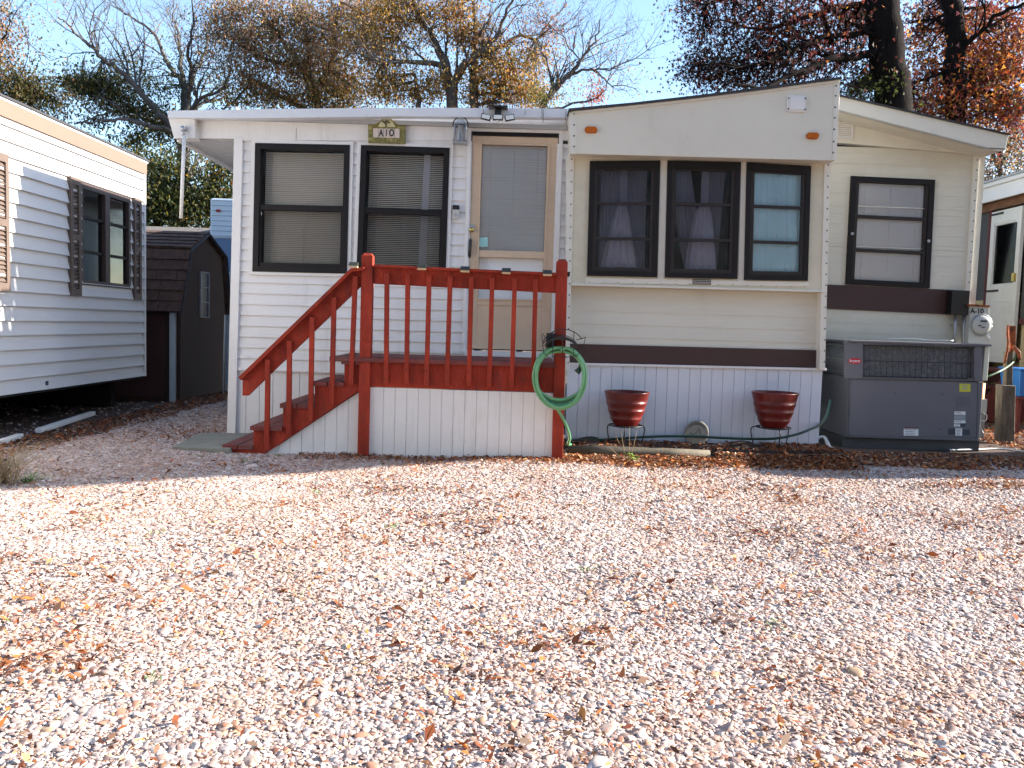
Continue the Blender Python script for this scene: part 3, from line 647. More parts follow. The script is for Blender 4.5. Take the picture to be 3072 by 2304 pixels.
# --- trailer front (bay)
YB = 7.66; YU = 7.40; YW = 7.56
cap = MB(); cap.pprism([(1712, 461), (1708, 336), (1712, 334), (1900, 315), (2100, 293), (2300, 268), (2450, 247), (2519, 238), (2519, 300), (2505, 482)], YU, 9.2)
cap_o = cap.build('front_cap', M['capw'], home, .004)
mb = MB(); top = [(1704, 336), (1708, 325), (1800, 316), (1900, 307), (2100, 285), (2300, 260), (2450, 240), (2522, 231), (2523, 238)]
mb.pprism([(1704, 336), (1706, 325), (1900, 307), (2100, 284), (2300, 259), (2450, 239), (2523, 230), (2523, 237), (2450, 246), (2300, 267), (2100, 292), (1900, 314), (1712, 333)], YU - .03, 14)
mb.build('roofing', M['rooftar'], home)
mb = MB(); # drip edge under roofing
mb.pprism([(1716, 334), (1900, 315.5), (2100, 293.5), (2300, 268.5), (2450, 247.5), (2517, 239), (2517, 246), (2450, 255), (2300, 276), (2100, 301), (1900, 323), (1716, 341)], YU - .012, YU - .001)
mb.build('drip_edge', M['creamtrim'], home)
# corner strips with screws on the cap
mb = MB(); qq = quad([(1709, 338), (1727, 336), (1729, 462), (1712, 461)], YU - .003); qbar(mb, qq, 0, 1, 0, 1, YU - .004, YU - .0012); mb.build('corner_strip', M['creamtrim'], cap_o); mb = MB()
qq2 = quad([(2503, 241), (2520, 239), (2509, 481), (2497, 480)], YU - .003); qbar(mb, qq2, 0, 1, 0, 1, YU - .004, YU - .0012)
mb.build('corner_strip', M['creamtrim'], cap_o)
mb = MB(); pts = [W(1722, y, YU) for y in (342, 375, 408, 440)] + [W(2516 - (y - 250) * .045 - 8, y, YU) for y in (258, 288, 322, 354, 388, 425, 458)]
screws([(p.x, p.z) for p in pts], YU - .004, .0075, M['black'], cap_o)
# access plate
mb = MB(); qq = quad([(2361, 286), (2416, 288), (2416, 338), (2361, 335)], YU); qbar(mb, qq, 0, 1, 0, 1, YU - .010, YU - .001); pl = mb.build('access_cover', M['trimw'], home, .003)
mb = MB(); qbar(mb, quad([(2370, 291), (2415, 293), (2415, 332), (2370, 330)], YU), 0, 1, 0, 1, YU - .018, YU - .010); mb.build('cover_lid', M['trimw'], pl, .003)
screws([(lambda p: (p.x, p.z))(W(x, y, YU)) for x, y in ((2364, 296), (2414, 297), (2363, 328), (2413, 330))], YU - .018, .007, M['black'], pl)
# amber marker lights
for cx, cy in ((1773, 390), (2437, 408)):
    mb = MB(); p = W(cx, cy, YU); n = 20; L_, R_ = .026, .026
    prof = [(p.x + (L_ if math.cos(t) > 0 else -L_) + R_ * math.cos(t), p.z + R_ * math.sin(t)) for t in [2 * math.pi * k / n for k in range(n)]]
    mb.prism(prof, YU - .03, YU - .004); ml = mb.build('marker_light', M['amber'], home, .006)
    mb = MB(); mb.prism([(a + (a - p.x) * .07, b + (b - p.z) * .12) for a, b in prof], YU - .006, YU - .001); mb.box(p.x - .004, p.x + .004, YU - .033, YU - .028, p.z - .02, p.z + .012); mb.build('lens_base', mat('amber_base', (.35, .06, .01), .5), ml)
# wall below with shallow embossed laps
P = lambda x, y, Y=YB: W(x, y, Y)
zs0, zs1 = P(2080, 1096).z, P(2080, 470).z
mb = MB(); xl2, xr2 = P(1714, 800).x, P(2478, 800).x
bw = [[(1770, 483), (1980.4, 481.6), (1971.4, 831.7), (1761.2, 827)], [(2003.2, 481.6), (2222.4, 487), (2211.5, 837), (1994.9, 832.4)], [(2240.4, 487), (2433.2, 497.9), (2423.1, 842.5), (2232.5, 839.6)]]
bh = [rect_in(c, YW, .012) for c in bw]
sc_ = YB / YW
bh2 = [(a * sc_ - .03, b * sc_ + .03, c - .03, d + .03) for a, b, c, d in bh]
# lower wall (below the window box)
zm = P(2080, 868).z
siding(mb, xl2, xr2, zs0, zm, ymap(YB), zs0, .118, .005)
mb.build('lower_wall', M['cream'], home)
# window box: side returns and surround panel
mb = MB(); fz = ymap(YW)
ax0, ax1 = W(1709, 700, YW).x, W(2481, 700, YW).x; az0, az1 = W(2080, 862, YW).z, W(2100, 468, YW).z
def flat(a, b, c, d): mb.add([(a, YW, c), (b, YW, c), (b, YW, d), (a, YW, d)], [(0, 1, 2, 3)])
holes(mb, flat, ax0, ax1, az0, az1, bh)
mb.add([(ax0, YW, az0), (ax0, YB, az0), (ax0, YB, az1), (ax0, YW, az1)], [(0, 1, 2, 3)]); mb.add([(ax1, YW, az0), (ax1, YB, az0), (ax1, YB, az1), (ax1, YW, az1)], [(0, 1, 2, 3)])
mb.add([(ax0, YW, az0), (ax1, YW, az0), (ax1, YB, az0 - .02), (ax0, YB, az0 - .02)], [(0, 1, 2, 3)])
mb.build('bay_panel', M['cream2'], home)
mb = MB(); # paler mullion boards between the three windows
for (xa, xb) in ((1982, 2002), (2224, 2240)):
    mb.pprism([(xa, 482), (xb, 483), (xb - 9, 846), (xa - 9, 845)], YW - .006, YW - .001)
mb.pprism([(1756, 832), (2428, 846), (2428, 860), (1756, 849)], YW - .009, YW - .0015)
mb.build('mullion', M['creamtrim'], home)
mb = MB(); a, b = W(1714, 853, YW - .02), W(2480, 875, YW - .02)
mb.hexa([(a.x, YW - .02, a.z - .01), (b.x, YW - .02, b.z - .006), (b.x, YW - .02, b.z + .012), (a.x, YW - .02, a.z + .012)], [(a.x, YB, a.z - .01), (b.x, YB, b.z - .006), (b.x, YB, b.z + .012), (a.x, YB, a.z + .012)])
mb.build('ledge', M['creamtrim'], home, .002)
# side trims with screws
for nm, xa, xb, ya, yb, xs in (('l', 1700, 1722, 468, 1112, 1715), ('r', 2474, 2491, 486, 1108, 2484)):
    mb = MB(); dx = -14 if nm == 'l' else -16
    qq = quad([(xa, ya), (xb, ya), (xb + dx, yb), (xa + dx + (10 if nm == 'l' else 0), yb)], YW - .008); qbar(mb, qq, 0, 1, 0, 1, YW - .010, YB + .02); t_ = mb.build('side_trim', M['creamtrim'], home, .002)
    n = 19; screws([(lambda p: (p.x, p.z))(W(xs + dx * (i + .5) / n * .8, ya + (yb - ya) * (i + .3) / n, YW)) for i in range(n)], YW - .010, .0065, M['black'], t_)
mb = MB(); pts = [W(1728 + i * 46 + random.uniform(-10, 10), 471 + i * 1.15, YW) for i in range(17)]; mb.pprism([(1714, 464), (2480, 484), (2480, 491), (1714, 477)], YW - .004, YW - .001); hm = mb.build('head_moulding', M['cream2'], home)
screws([(p.x, p.z) for p in pts], YW - .004, .0065, M['black'], hm)
mb = MB(); pts = [W(1768 + i * 43, 846 + i * .9, YW) for i in range(16)]; screws([(p.x, p.z) for p in pts], YW - .009, .004, M['black'], hm)
# stripe and skirting
mb = MB(); mb.pprism([(1704, 1031), (2463, 1051), (2460, 1104), (1704, 1089)], YB - .022, YB - .008); mb.build('stripe', M['brown'], home)
mb = MB(); a, b = W(1703, 1095, YB - .03), W(2474, 1112, YB - .03)
zf = lambda x: a.z + (b.z - a.z) * (x - a.x) / (b.x - a.x)
vgroove(mb, a.x, b.x - .02, -.01, zf, ymap(YB - .03), .1025)
mb.build('front_skirting', M['skirt'], home)
mb = MB(); mb.add([(b.x - .02, YB - .03, 0), (b.x - .02, 9.5, 0), (b.x - .02, 9.5, b.z), (b.x - .02, YB - .03, b.z)], [(0, 1, 2, 3)]); mb.build('side_skirting', M['skirt'], home)
mb = MB(); mb.pprism([(1700, 1088), (2480, 1105), (2480, 1112), (1700, 1095)], YB - .05, YB - .005); mb.build('skirt_cap', M['trimw'], home, .003)
mb = MB(); qbar(mb, quad([(2077, 838), (2131, 839), (2131, 854), (2077, 853)], YW), 0, 1, 0, 1, YW - .014, YW - .009); dp = mb.build('data_plate', M['plate'], home)
mb = MB(); frame(mb, quad([(2077, 838), (2131, 839), (2131, 854), (2077, 853)], YW), .004, YW - .017, YW - .0135)
for i in range(5): c = W(2088 + i * 9, 844.5, YW); mb.box(c.x - .009, c.x + .008, YW - .016, YW - .0135, c.z - .004, c.z + .003)
mb.build('plate_border', M['bronze'], dp)

# --- three bay windows
sheers = [lambda v: (.42 - .10 * abs(v - .35) - .28 * max(0, v - .4), .55 + .06 + .10 * max(0, v - .35) + .1), lambda v: (.12 + .42 * max(0, v - .45) ** 1.2 if v > .3 else .14, .86 - .15 * max(0, v - .5)), lambda v: (0, 1)]
for i, c in enumerate(bw):
    q = quad(c, YW - .02); mb = MB(); a, b = frame(mb, q, .045, YW - .028, YW + .04)
    qbar(mb, q, a, 1 - a, b, b + .022, YW - .034, YW + .02)
    wn = mb.build('window', M['bronze'], home, .002)
    wn['label'] = ('left bay window with dark panes and a sheer tied curtain', 'middle bay window with a sheer swagged curtain', 'right bay window with pale blue lined panes')[i]
    a2, b2 = a + .05, b + .045
    mb = MB(); qbar(mb, q, a, a2, b + .022, 1 - b, YW - .018, YW + .02); qbar(mb, q, 1 - a2, 1 - a, b + .022, 1 - b, YW - .018, YW + .02)
    for v in (.365, .67): qbar(mb, q, a2, 1 - a2, v - .012, v + .012, YW - .016, YW + .02)
    qbar(mb, q, a2, 1 - a2, 1 - b2 + .01, 1 - b, YW - .014, YW + .02); qbar(mb, q, a2, 1 - a2, b + .022, b + .035, YW - .014, YW + .02)
    mb.build('sash', M['bronze2'], wn)
    pane(wn, q, a2, 1 - a2, b, 1 - b, YW + .006, M['glassdark'] if i < 2 else M['glass'])
    recess(wn, q, YW + .041, YW + .45)
    if i < 2:
        pane(wn, q, a2, 1 - a2, b, 1 - b, YW - .008, M['bugscreen'], 'bug_screen')
        # lamp-shaped gathered sheer with a wide skirt, plus side drapes
        def lampw(v, i=i):
            if v < .36: return (.30, .66) if i == 0 else (.50, .74)
            t = (v - .36) / .64; s_ = .06 + (.26 if i == 0 else .20) * t ** (.8 if i == 0 else .5); c0 = .50 if i == 0 else .55; return (c0 - s_, c0 + s_ * .8)
        curtain(wn, q, lambda v: lampw(v) if v > .36 else (.46, .56) if i == 0 else (.5, .6), YW + .06, 5, M['lacecur'] if 'lacecur' in M else M['sheer'], amp=.02)
        curtain(wn, q, (lambda v: (.16, .46 + .1 * v)) if i == 0 else (lambda v: (.14 + .30 * max(0, v - .45) * 1.2, .34 + .30 * v)), YW + .10, 7, M['sheer'], amp=.025)
        curtain(wn, q, (lambda v: (.56 - .02 * v, .86)) if i == 0 else (lambda v: (.58 + .10 * (1 - v) * 0 + .02, .86 - .1 * v)), YW + .13, 7, M['sheer'], amp=.025)
    else:
        mb = MB(); nu, nv = 40, 10
        for j in range(nv + 1):
            for k in range(nu + 1):
                p = q(k / nu * .9 + .05, j / nv * .9 + .05); mb.v.append((p.x, YW + .035 + .012 * math.sin(k * .9 + .6 * math.sin(j * .7)) + .006 * math.sin(k * 2.3), p.z))
        mb.f = [(j * (nu + 1) + k, j * (nu + 1) + k + 1, (j + 1) * (nu + 1) + k + 1, (j + 1) * (nu + 1) + k) for j in range(nv) for k in range(nu)]; mb.sm = [True] * len(mb.f)
        mb.build('curtain', mat('curtain_blue', (.52, .78, .90), .8, .08, 4), wn)

# --- right section
YR = 8.90
xa, xb = W(2478, 700, 9.2).x - .25, W(2921, 700, YR).x
def zl(x, y0, x0, y1, x1):  # height of a measured line at world x
    a, b = W(x0, y0, YR), W(x1, y1, YR); return a.z + (b.z - a.z) * (x - a.x) / (b.x - a.x)
rw = [(2553.4, 528.2), (2804.1, 539.7), (2787.5, 864.9), (2536.8, 853.1)]
mb = MB(); rz0 = .35; rz1 = W(2700, 445, YR).z; hR = rect_in(rw, YR, .02)
zrf = W(2700, 735, YR).z
holes(mb, lambda a, b, c, d: siding(mb, a, b, c, d, ymap(YR), zrf, .105, .003), xa, xb + .05, rz0, rz1, [hR])
mb.box(xb + .05, xb + .07, YR, 13, .35, rz1); mb.build('side_wall', M['cream'], home)
mb = MB()
for (y0, y1) in ((487, 508), (614, 630), (735, 752)):
    mb.pprism([(2486, y0), (2930, y1), (2930, y1 + 2.0), (2486, y0 + 2.0)], YR - .0065, YR - .001)
mb.build('panel_seam', M['creamtrim'], home)
mb = MB(); mb.pprism([(2495, 398), (2938, 462), (2937, 466), (2500, 427), (2500, 330), (2500, 330), (2960, 445), (2957, 458)][:0] or [(2500, 426), (2500, 326), (2962, 442), (2958, 466)], YR - .05, YR + .05)
mb.build('gable_panel', M['creamtrim'], home)
YFc = 8.55
mb = MB(); mb.pprism([(2500, 283), (2523, 288), (3027, 404), (3016, 449), (3000, 453), (2960, 446), (2500, 329)], YFc, YFc + .04); fo = mb.build('gable_fascia', M['creamtrim'], home, .004)
mb = MB(); a, b, c = W(2500, 329, YFc), W(2960, 446, YFc), W(3016, 449, YFc)
mb.hexa([a, b, b + Vector((0, 0, .01)), a + Vector((0, 0, .01))], [Vector((p.x, YR + .05, p.z)) for p in (a, b, b + Vector((0, 0, .01)), a + Vector((0, 0, .01)))])
mb.hexa([b, c, c + Vector((0, 0, .01)), b + Vector((0, 0, .01))], [Vector((p.x, 13, p.z)) for p in (b, c, c + Vector((0, 0, .01)), b + Vector((0, 0, .01)))]); mb.build('gable_soffit', M['creamtrim'], home)
mb = MB(); mb.pprism([(2500, 279), (2523, 283.5), (3032, 401), (3029, 405), (2523, 288.5), (2500, 284)], YFc - .02, 13); mb.build('gable_roofing', M['rooftar'], home)
screws([(lambda p: (p.x, p.z))(W(2545 + i * 32, 346 + i * 7.4, YR - .05)) for i in range(13)], YR - .05, .004, M['rooftar'], fo)
mb = MB(); qq = quad([(2512, 355), (2560, 358), (2558, 417), (2510, 415)], YR - .06); frame(mb, qq, .012, YR - .07, YR - .049)
for i in range(9): qbar(mb, qq, .08, .92, .08 + i * .098, .08 + i * .098 + .06, YR - .066 , YR - .05)
mb.build('louvre_vent', M['trimw'], home)
mb = MB(); qq = quad([(2922, 466), (2939, 467), (2902, 1010), (2886, 1010)], YR - .02); qbar(mb, qq, 0, 1, 0, 1, YR - .022, YR + .03); t_ = mb.build('side_trim', M['creamtrim'], home, .002)
n = 17; screws([(lambda p: (p.x, p.z))(W(2932 - 36 * i / n, 480 + 520 * i / n, YR - .02)) for i in range(n)], YR - .022, .007, M['black'], t_)
mb = MB(); mb.pprism([(2470, 853), (2912, 872), (2905, 946), (2470, 926)], YR - .018, YR - .005); mb.build('stripe', M['brown'], home)
q = quad(rw, YR - .02); mb = MB(); a, b = frame(mb, q, .058, YR - .035, YR + .04); wn = mb.build('window', M['bronze'], home, .002); wn['label'] = 'right window with white blinds and three wide panes'
mb = MB()
for v in (.365, .675): qbar(mb, q, a, 1 - a, v - .014, v + .014, YR - .025, YR + .02)
qbar(mb, q, a, a + .035, b, 1 - b, YR - .022, YR + .02); qbar(mb, q, 1 - a - .035, 1 - a, b, 1 - b, YR - .022, YR + .02); mb.build('sash', M['bronze2'], wn)
pane(wn, q, a, 1 - a, b, 1 - b, YR + .006, M['glass'])
blinds(wn, q, a, 1 - a, b, 1 - b, YR + .022, 60, M['slat'], .2, gap=.98); recess(wn, q, YR + .041, YR + .4)
mb = MB()
for u, v in ((.04, .53), (.955, .565)): p = q(u, v); mb.box(p.x - .014, p.x + .014, YR - .045, YR - .035, p.z - .014, p.z + .014)
mb.build('latch', M['galv'], wn, .002)

# ================================================================== fixtures on the home
# number sign
sg = thing('house_number_sign', W(1160, 425, YA - .03), 'ornate olive house number sign reading A10 above the window', 'sign')
mb = MB(); ys = YA - .062
mb.pprism([(1104, 428), (1104, 373), (1122, 373), (1136, 366), (1146, 356), (1160, 352), (1174, 357), (1184, 367), (1198, 375), (1216, 376), (1216, 431)], ys, ys + .02); mb.build('plaque', M['goldg'], sg, .004)
mb = MB(); mb.pprism([(1134, 380), (1142, 366), (1151, 358), (1161, 355), (1171, 359), (1179, 368), (1186, 381)], ys - .004, ys - .0005); mb.build('arch_panel', M['signcream'], sg)
mb = MB(); p = W(1158, 377, ys); mb.tube([(p.x - .004, ys - .006, p.z - .012), (p.x, ys - .006, p.z + .02)], .0035, 6); mb.tube([(p.x + .006, ys - .006, p.z - .012), (p.x + .004, ys - .006, p.z + .02)], .003, 6)
for k in range(26):
    t = random.uniform(0, 6.28); r_ = random.uniform(0, 1) ** .5; cx, cz = p.x + .002 + .036 * r_ * math.cos(t), p.z + .033 + .018 * r_ * math.sin(t)
    mb.prism([(cx - .006, cz), (cx, cz - .005), (cx + .006, cz), (cx, cz + .006)], ys - .008, ys - .004)
mb.build('tree_relief', M['signgreen'], sg)
mb = MB()
for i in range(5):
    x = 1120 + i * 16; qbar(mb, quad([(x, 385 + i * .4), (x + 14.6, 385.4 + i * .4), (x + 14.6, 412.6 + i * .4), (x, 412 + i * .4)], ys), 0, 1, 0, 1, ys - .006, ys - .0005)
mb.build('tile', M['tile'], sg)
for ch, x in (('A', 1143), ('1', 1159), ('O', 1175)):
    p = W(x, 399.5, ys - .008); text('digit' if ch == '1' else 'letter', ch, p, .085, M['black'], sg, .62)
# lantern
ln = thing('wall_lantern', W(1381, 430, YA - .12), 'weathered silver wall lantern with a black hoop left of the door', 'wall lantern')
c = W(1381, 400, YA - .12); k_ = 1 / 322.0 * (YA - .12) / YA
mb = MB(); top, bot = c.z + .075, c.z - .085
for sx, sy in ((-1, -1), (1, -1), (1, 1), (-1, 1)): mb.tube([(c.x + sx * .048, c.y + sy * .048, top), (c.x + sx * .06, c.y + sy * .06, bot)], .005, 6)
mb.box(c.x - .064, c.x + .064, c.y - .064, c.y + .064, bot - .008, bot); mb.box(c.x - .054, c.x + .054, c.y - .054, c.y + .054, top, top + .01); mb.build('cage', M['galv'], ln)
mb = MB(); mb.lathe((c.x, c.y, 0), [(.052, top + .01), (.045, top + .03), (.030, top + .045), (.012, top + .055), (.001, top + .06)], 16); mb.build('cap', M['meter'], ln)
mb = MB(); mb.add([(c.x + sx * (.045 if z else .056), c.y + sy * (.045 if z else .056), top if z else bot) for z in (0, 1) for sx, sy in ((-1, -1), (1, -1), (1, 1), (-1, 1))], [(0, 1, 5, 4), (1, 2, 6, 5), (2, 3, 7, 6), (3, 0, 4, 7)]); mb.build('glass', M['glassdark'], ln)
mb = MB(); mb.lathe((c.x, c.y, 0), [(.001, bot), (.018, bot + .005), (.03, bot + .06), (.012, bot + .12), (.03, top - .01), (.001, top)], 14); mb.build('chimney', M['frost'], ln)
mb = MB(); mb.tube([(c.x + .068 * math.cos(t), c.y, c.z + .075 + .068 * math.sin(t)) for t in [(-.25 + 3.64 * i / 20) for i in range(21)]], .0055, 6); mb.build('hoop', M['black'], ln)
mb = MB(); mb.tube([(c.x, c.y, top + .055), (c.x, c.y + .03, top + .07), (c.x, YA - .01, top + .03)], .007, 8); mb.disc((c.x, 0, top + .02), .03, YA - .02, YA - .001, 18); mb.build('bracket', M['galv'], ln)
# doorbell
db = thing('doorbell', W(1367, 657, YA - .03), 'small black and silver video doorbell left of the tan door', 'doorbell')
mb = MB(); qbar(mb, quad([(1358, 615), (1378, 616), (1377, 657), (1357, 656.5)], YA - .03), 0, 1, .33, 1, YA - .04, YA - .012); mb.build('body', M['meter'], db, .003)
mb = MB(); qbar(mb, quad([(1358, 615), (1378, 616), (1377, 657), (1357, 656.5)], YA - .03), 0, 1, 0, .33, YA - .041, YA - .012); mb.build('camera_cover', M['blackp'], db, .003)
mb = MB(); p = W(1367, 645, YA - .04); mb.disc((p.x, 0, p.z), .014, YA - .043, YA - .0398, 18); mb.build('button', M['galv'], db)
# solar flood light
fl = thing('flood_light', W(1494, 366, YF - .1), 'black three-headed solar flood light on the roof edge', 'flood light')
p = W(1494, 345, YF - .1)
mb = MB(); mb.box(p.x - .085, p.x + .085, p.y - .07, p.y + .06, p.z + .055, p.z + .068); mb.box(p.x - .03, p.x + .03, p.y - .01, p.y + .05, p.z - .015, p.z + .055); mb.build('housing', M['blackp'], fl, .003)
for s_, cx in ((0, 0), (-1, -.105), (1, .105)):
    mb = MB(); w2 = .045; a_ = -s_ * .35; cs, sn = math.cos(a_), math.sin(a_)
    def R_(x, z): return (p.x + cx + x * cs + z * sn * .6, p.z - .03 + z - x * sn * .6)
    pts = [R_(-w2, -.024), R_(w2, -.024), R_(w2, .024), R_(-w2, .024)]
    mb.prism(pts, p.y - .05, p.y - .015); hd = mb.build('lamp_head', M['blackp'], fl, .003)
    mb = MB(); mb.prism([((a - p.x - cx) * .82 + p.x + cx, (b - p.z + .03) * .72 + p.z - .03) for a, b in pts], p.y - .053, p.y - .0502); mb.build('lens', M['frost'], hd)
mb = MB(); mb.lathe((p.x, p.y - .02, p.z - .072), [(.001, 0), (.014, .006), (.018, .018)], 14); mb.build('sensor', M['frost'], fl)
mb = MB()
for x, L_ in ((1450, .08), (1626, .09), (1630, .12), (1697, .09), (1575, .05)): a = W(x, 327, YF - .08); mb.tube([(a.x, a.y, a.z), (a.x + .004, a.y - .004, a.z - L_ * .6), (a.x, a.y, a.z - L_)], .0028, 5)
mb.build('tar_drip', M['rooftar'], home)

# ================================================================== DECK AND STAIRS
YP = 6.70; YPF = YP - .045
deck = thing('deck_stairs', (-.5, 7.0, 0), 'red stained wooden deck with railing and stairs leading down to the left', 'deck')
def stick(p0, p1, w, y, d, name, m, par, bevel=.003):
    mb = MB(); a, b = W(*p0, y), W(*p1, y); mb.bar(a, b, w, d); return mb.build(name, m, par, bevel)
# posts with chamfered tops
for (tx, ty), (bx, by) in (((1104.5, 760), (1091, 1368)), ((1686, 779), (1671, 1380))):
    a, b = W(tx, ty, YP), W(bx, by, YP); mb = MB(); h = .0445; b.z = -.03
    def ring(c, s, z): return [(c.x - s, YP - s, z), (c.x + s, YP - s, z), (c.x + s, YP + s, z), (c.x - s, YP + s, z)]
    vs = ring(b, h, b.z) + ring(a, h, a.z - .022) + ring(a, h * .62, a.z)
    mb.add(vs, [(0, 1, 5, 4), (1, 2, 6, 5), (2, 3, 7, 6), (3, 0, 4, 7), (4, 5, 9, 8), (5, 6, 10, 9), (6, 7, 11, 10), (7, 4, 8, 11), (8, 9, 10, 11), (3, 2, 1, 0)]); mb.build('post', M['redwood'], deck, .003)
# top rail board and cap
yb = YP - .02
mb = MB(); mb.pprism([(1121, 800), (1672, 826), (1668, 879), (1120, 851)], yb, yb + .038); mb.build('rail_board', M['redwood'], deck, .003)
mb = MB(); mb.pprism([(1121, 793), (1673, 818), (1673, 826.5), (1121, 801)], yb - .05, yb + .06); mb.build('rail_cap', M['redwood'], deck, .003)
xs_t = [1160, 1223, 1287, 1350.5, 1414, 1477, 1544.5, 1607]; xs_b = [1157.5, 1218.5, 1279, 1340, 1406, 1467, 1535, 1599]
for a, b in zip(xs_t, xs_b):
    t = (a - 1121) / 550; stick((a, 818 + 22 * t), (b, 1150 + 17 * t), .037, yb - .04, .037, 'baluster', M['redwood'], deck)
screws([(lambda p: (p.x, p.z))(W(xx, yy, yb - .04)) for a, b in zip(xs_t, xs_b) for xx, yy in ((a, 832), (b + 1, 1105 + (a - 1121) * .03), (b, 1138 + (a - 1121) * .03))], yb - .0405, .0045, M['black'], deck)
# deck platform
zd = W(1400, 1082, YPF).z; xd0 = W(1118, 1100, YP).x - .06; xd1 = W(1668, 1100, YP).x
mb = MB(); n = 7; y0 = YP - .055
for i in range(n): mb.box(xd0 - .28, xd1, y0 + i * .142, y0 + i * .142 + .136, zd - .035, zd)
mb.build('deck_boards', M['redtread'], deck, .003)
mb = MB(); mb.pprism([(1110, 1079), (1672, 1103), (1668, 1178), (1108, 1160)], yb, yb + .038); mb.build('rim_board', M['redwood'], deck, .003)
mb = MB(); zb_ = W(1400, 1168, YP).z; mb.box(xd1 - .02, xd1 + .02, yb + .04, YA - .05, zb_, zd - .036); mb.build('side_rim_board', M['redwood'], deck)
# white grooved skirt under the deck
mb = MB(); a, b = W(1108, 1162, yb), W(1665, 1180, yb); zz = lambda x: a.z + (b.z - a.z) * (x - a.x) / (b.x - a.x)
vgroove(mb, a.x, b.x, -.01, zz, ymap(yb + .008), .0945, .008, .006, .02); mb.build('skirting', M['skirt2'], deck)
mb = MB(); mb.pprism([(1688, 1112), (1698, 1112), (1688, 1340), (1680, 1340)], yb + .02, YA - .05); mb.build('side_skirting', M['trimw'], deck)
# stairs: solid stepped stringer, treads and risers
YS0, YS1 = yb, YA - .13
st = [(670.6, 1333), (754, 1277), (843, 1210), (938, 1144), (1027, 1079)]
prof = []
for i, (x, y) in enumerate(st):
    nx = st[i + 1][0] if i < 4 else 1092
    prof += [(x + 6, y + 8), (nx + 6, y + 8 + (1.2 if i < 4 else 2))]
poly = [(682, 1372)] + prof + [(1092, 1163), (1072, 1176), (800, 1358), (772, 1372)]
for yy, nm in ((YS0, 'stringer'), (YS1, 'stringer')):
    mb = MB(); P_ = [W(a, b, YS0) for a, b in poly]; mb.prism([(p.x, p.z) for p in P_], yy, yy + .04); mb.build(nm, M['redwood'], deck, .002)
for i, (x, y) in enumerate(st):
    a = W(x - 2, y, YS0); nx = st[i + 1][0] if i < 4 else 1100; b = W(nx + 6, y, YS0); mid = (a.x + b.x) / 2
    z1 = a.z
    mb = MB(); mb.box(a.x, mid - .004, YS0 - .02, YS1 + .05, z1 - .036, z1); mb.box(mid + .004, b.x, YS0 - .02, YS1 + .05, z1 - .036, z1); mb.build('tread', M['redtread'], deck, .003)
    lo = W(x, st[i - 1][1], YS0).z if i else -.02
    mb = MB(); mb.box(a.x + .018, a.x + .036, YS0 + .041, YS1 - .001, lo, z1 - .037); mb.build('riser', M['redtread'], deck)
mb = MB(); a = W(796, 1362, yb); b = W(1074, 1178, yb)
zz = lambda x: max(.0, a.z + (b.z - a.z) * (x - a.x) / (b.x - a.x)); vgroove(mb, a.x, b.x, -.01, zz, ymap(yb + .030), .095, .008, .006); mb.build('stair_skirting', M['skirt2'], deck)
mb = MB(); mb.pprism([(796, 1357), (1074, 1357), (1074, 1363), (796, 1363)], yb + .018, yb + .028); mb.build('skirt_strip', M['trimw'], deck)
# stair rail
mb = MB(); mb.pprism([(727, 1139), (1052, 815), (1090, 812), (1090, 853), (1084, 857), (744, 1187), (727, 1187)], yb, yb + .038); mb.build('stair_rail_board', M['redwood'], deck, .003)
mb = MB(); mb.pprism([(714, 1132), (1050, 806), (1092, 801), (1092, 811), (1055, 815), (722, 1141)], yb - .05, yb + .06); mb.build('stair_rail_cap', M['redwood'], deck, .003)
for (tx, ty), (bx, by) in (((802, 1078), (798.5, 1352)), ((867, 1022), (864.7, 1308)), ((935, 951), (930, 1264)), ((1001, 891), (993.5, 1218)), ((1065, 829), (1052, 1154))):
    stick((tx, ty), (bx, by), .037, yb - .04, .037, 'baluster', M['redwood'], deck)
# small solar lights along the rail
spots = [((1061, 793), 'at the head of the stair rail'), ((1266, 799), 'leftmost on the level deck rail'), ((1395, 806), 'second from the left on the level deck rail'), ((1519, 811), 'third from the left on the level deck rail'), ((1642, 817), 'rightmost on the level deck rail')]
for (x, y), where in spots:
    p = W(x, y, YP - .07)
    t = thing('deck_light', p, 'small black solar light ' + where, 'deck light', 'solar lights on the deck railing')
    mb = MB(); w2 = .038; mb.hexa([(p.x - w2, p.y - .03, p.z - .012), (p.x + w2, p.y - .03, p.z - .012), (p.x + w2 * .9, p.y, p.z + .018), (p.x - w2 * .9, p.y, p.z + .018)], [(p.x - w2, p.y + .06, p.z - .006), (p.x + w2, p.y + .06, p.z - .006), (p.x + w2 * .9, p.y + .05, p.z + .022), (p.x - w2 * .9, p.y + .05, p.z + .022)])
    mb.build('cap', mat('solar_cap', (.03, .032, .02), .4), t, .003)
    mb = MB(); mb.box(p.x - w2 * .9, p.x + w2 * .9, p.y - .024, p.y + .018, p.z - .030, p.z - .013); mb.build('lens', mat('lens_tan', (.55, .38, .22), .4), t, .003)
p = W(1705, 824, YP + .02); t = thing('deck_light', p, 'small black solar light on the right side of the right deck post', 'deck light', 'solar lights on the deck railing')
mb = MB(); mb.box(p.x - .012, p.x + .01, p.y - .03, p.y + .05, p.z - .015, p.z + .02); mb.build('cap', M['bronze'], t, .002); mb = MB(); mb.box(p.x - .010, p.x + .004, p.y - .025, p.y + .03, p.z - .028, p.z - .016); mb.build('lens', M['tile'], t)

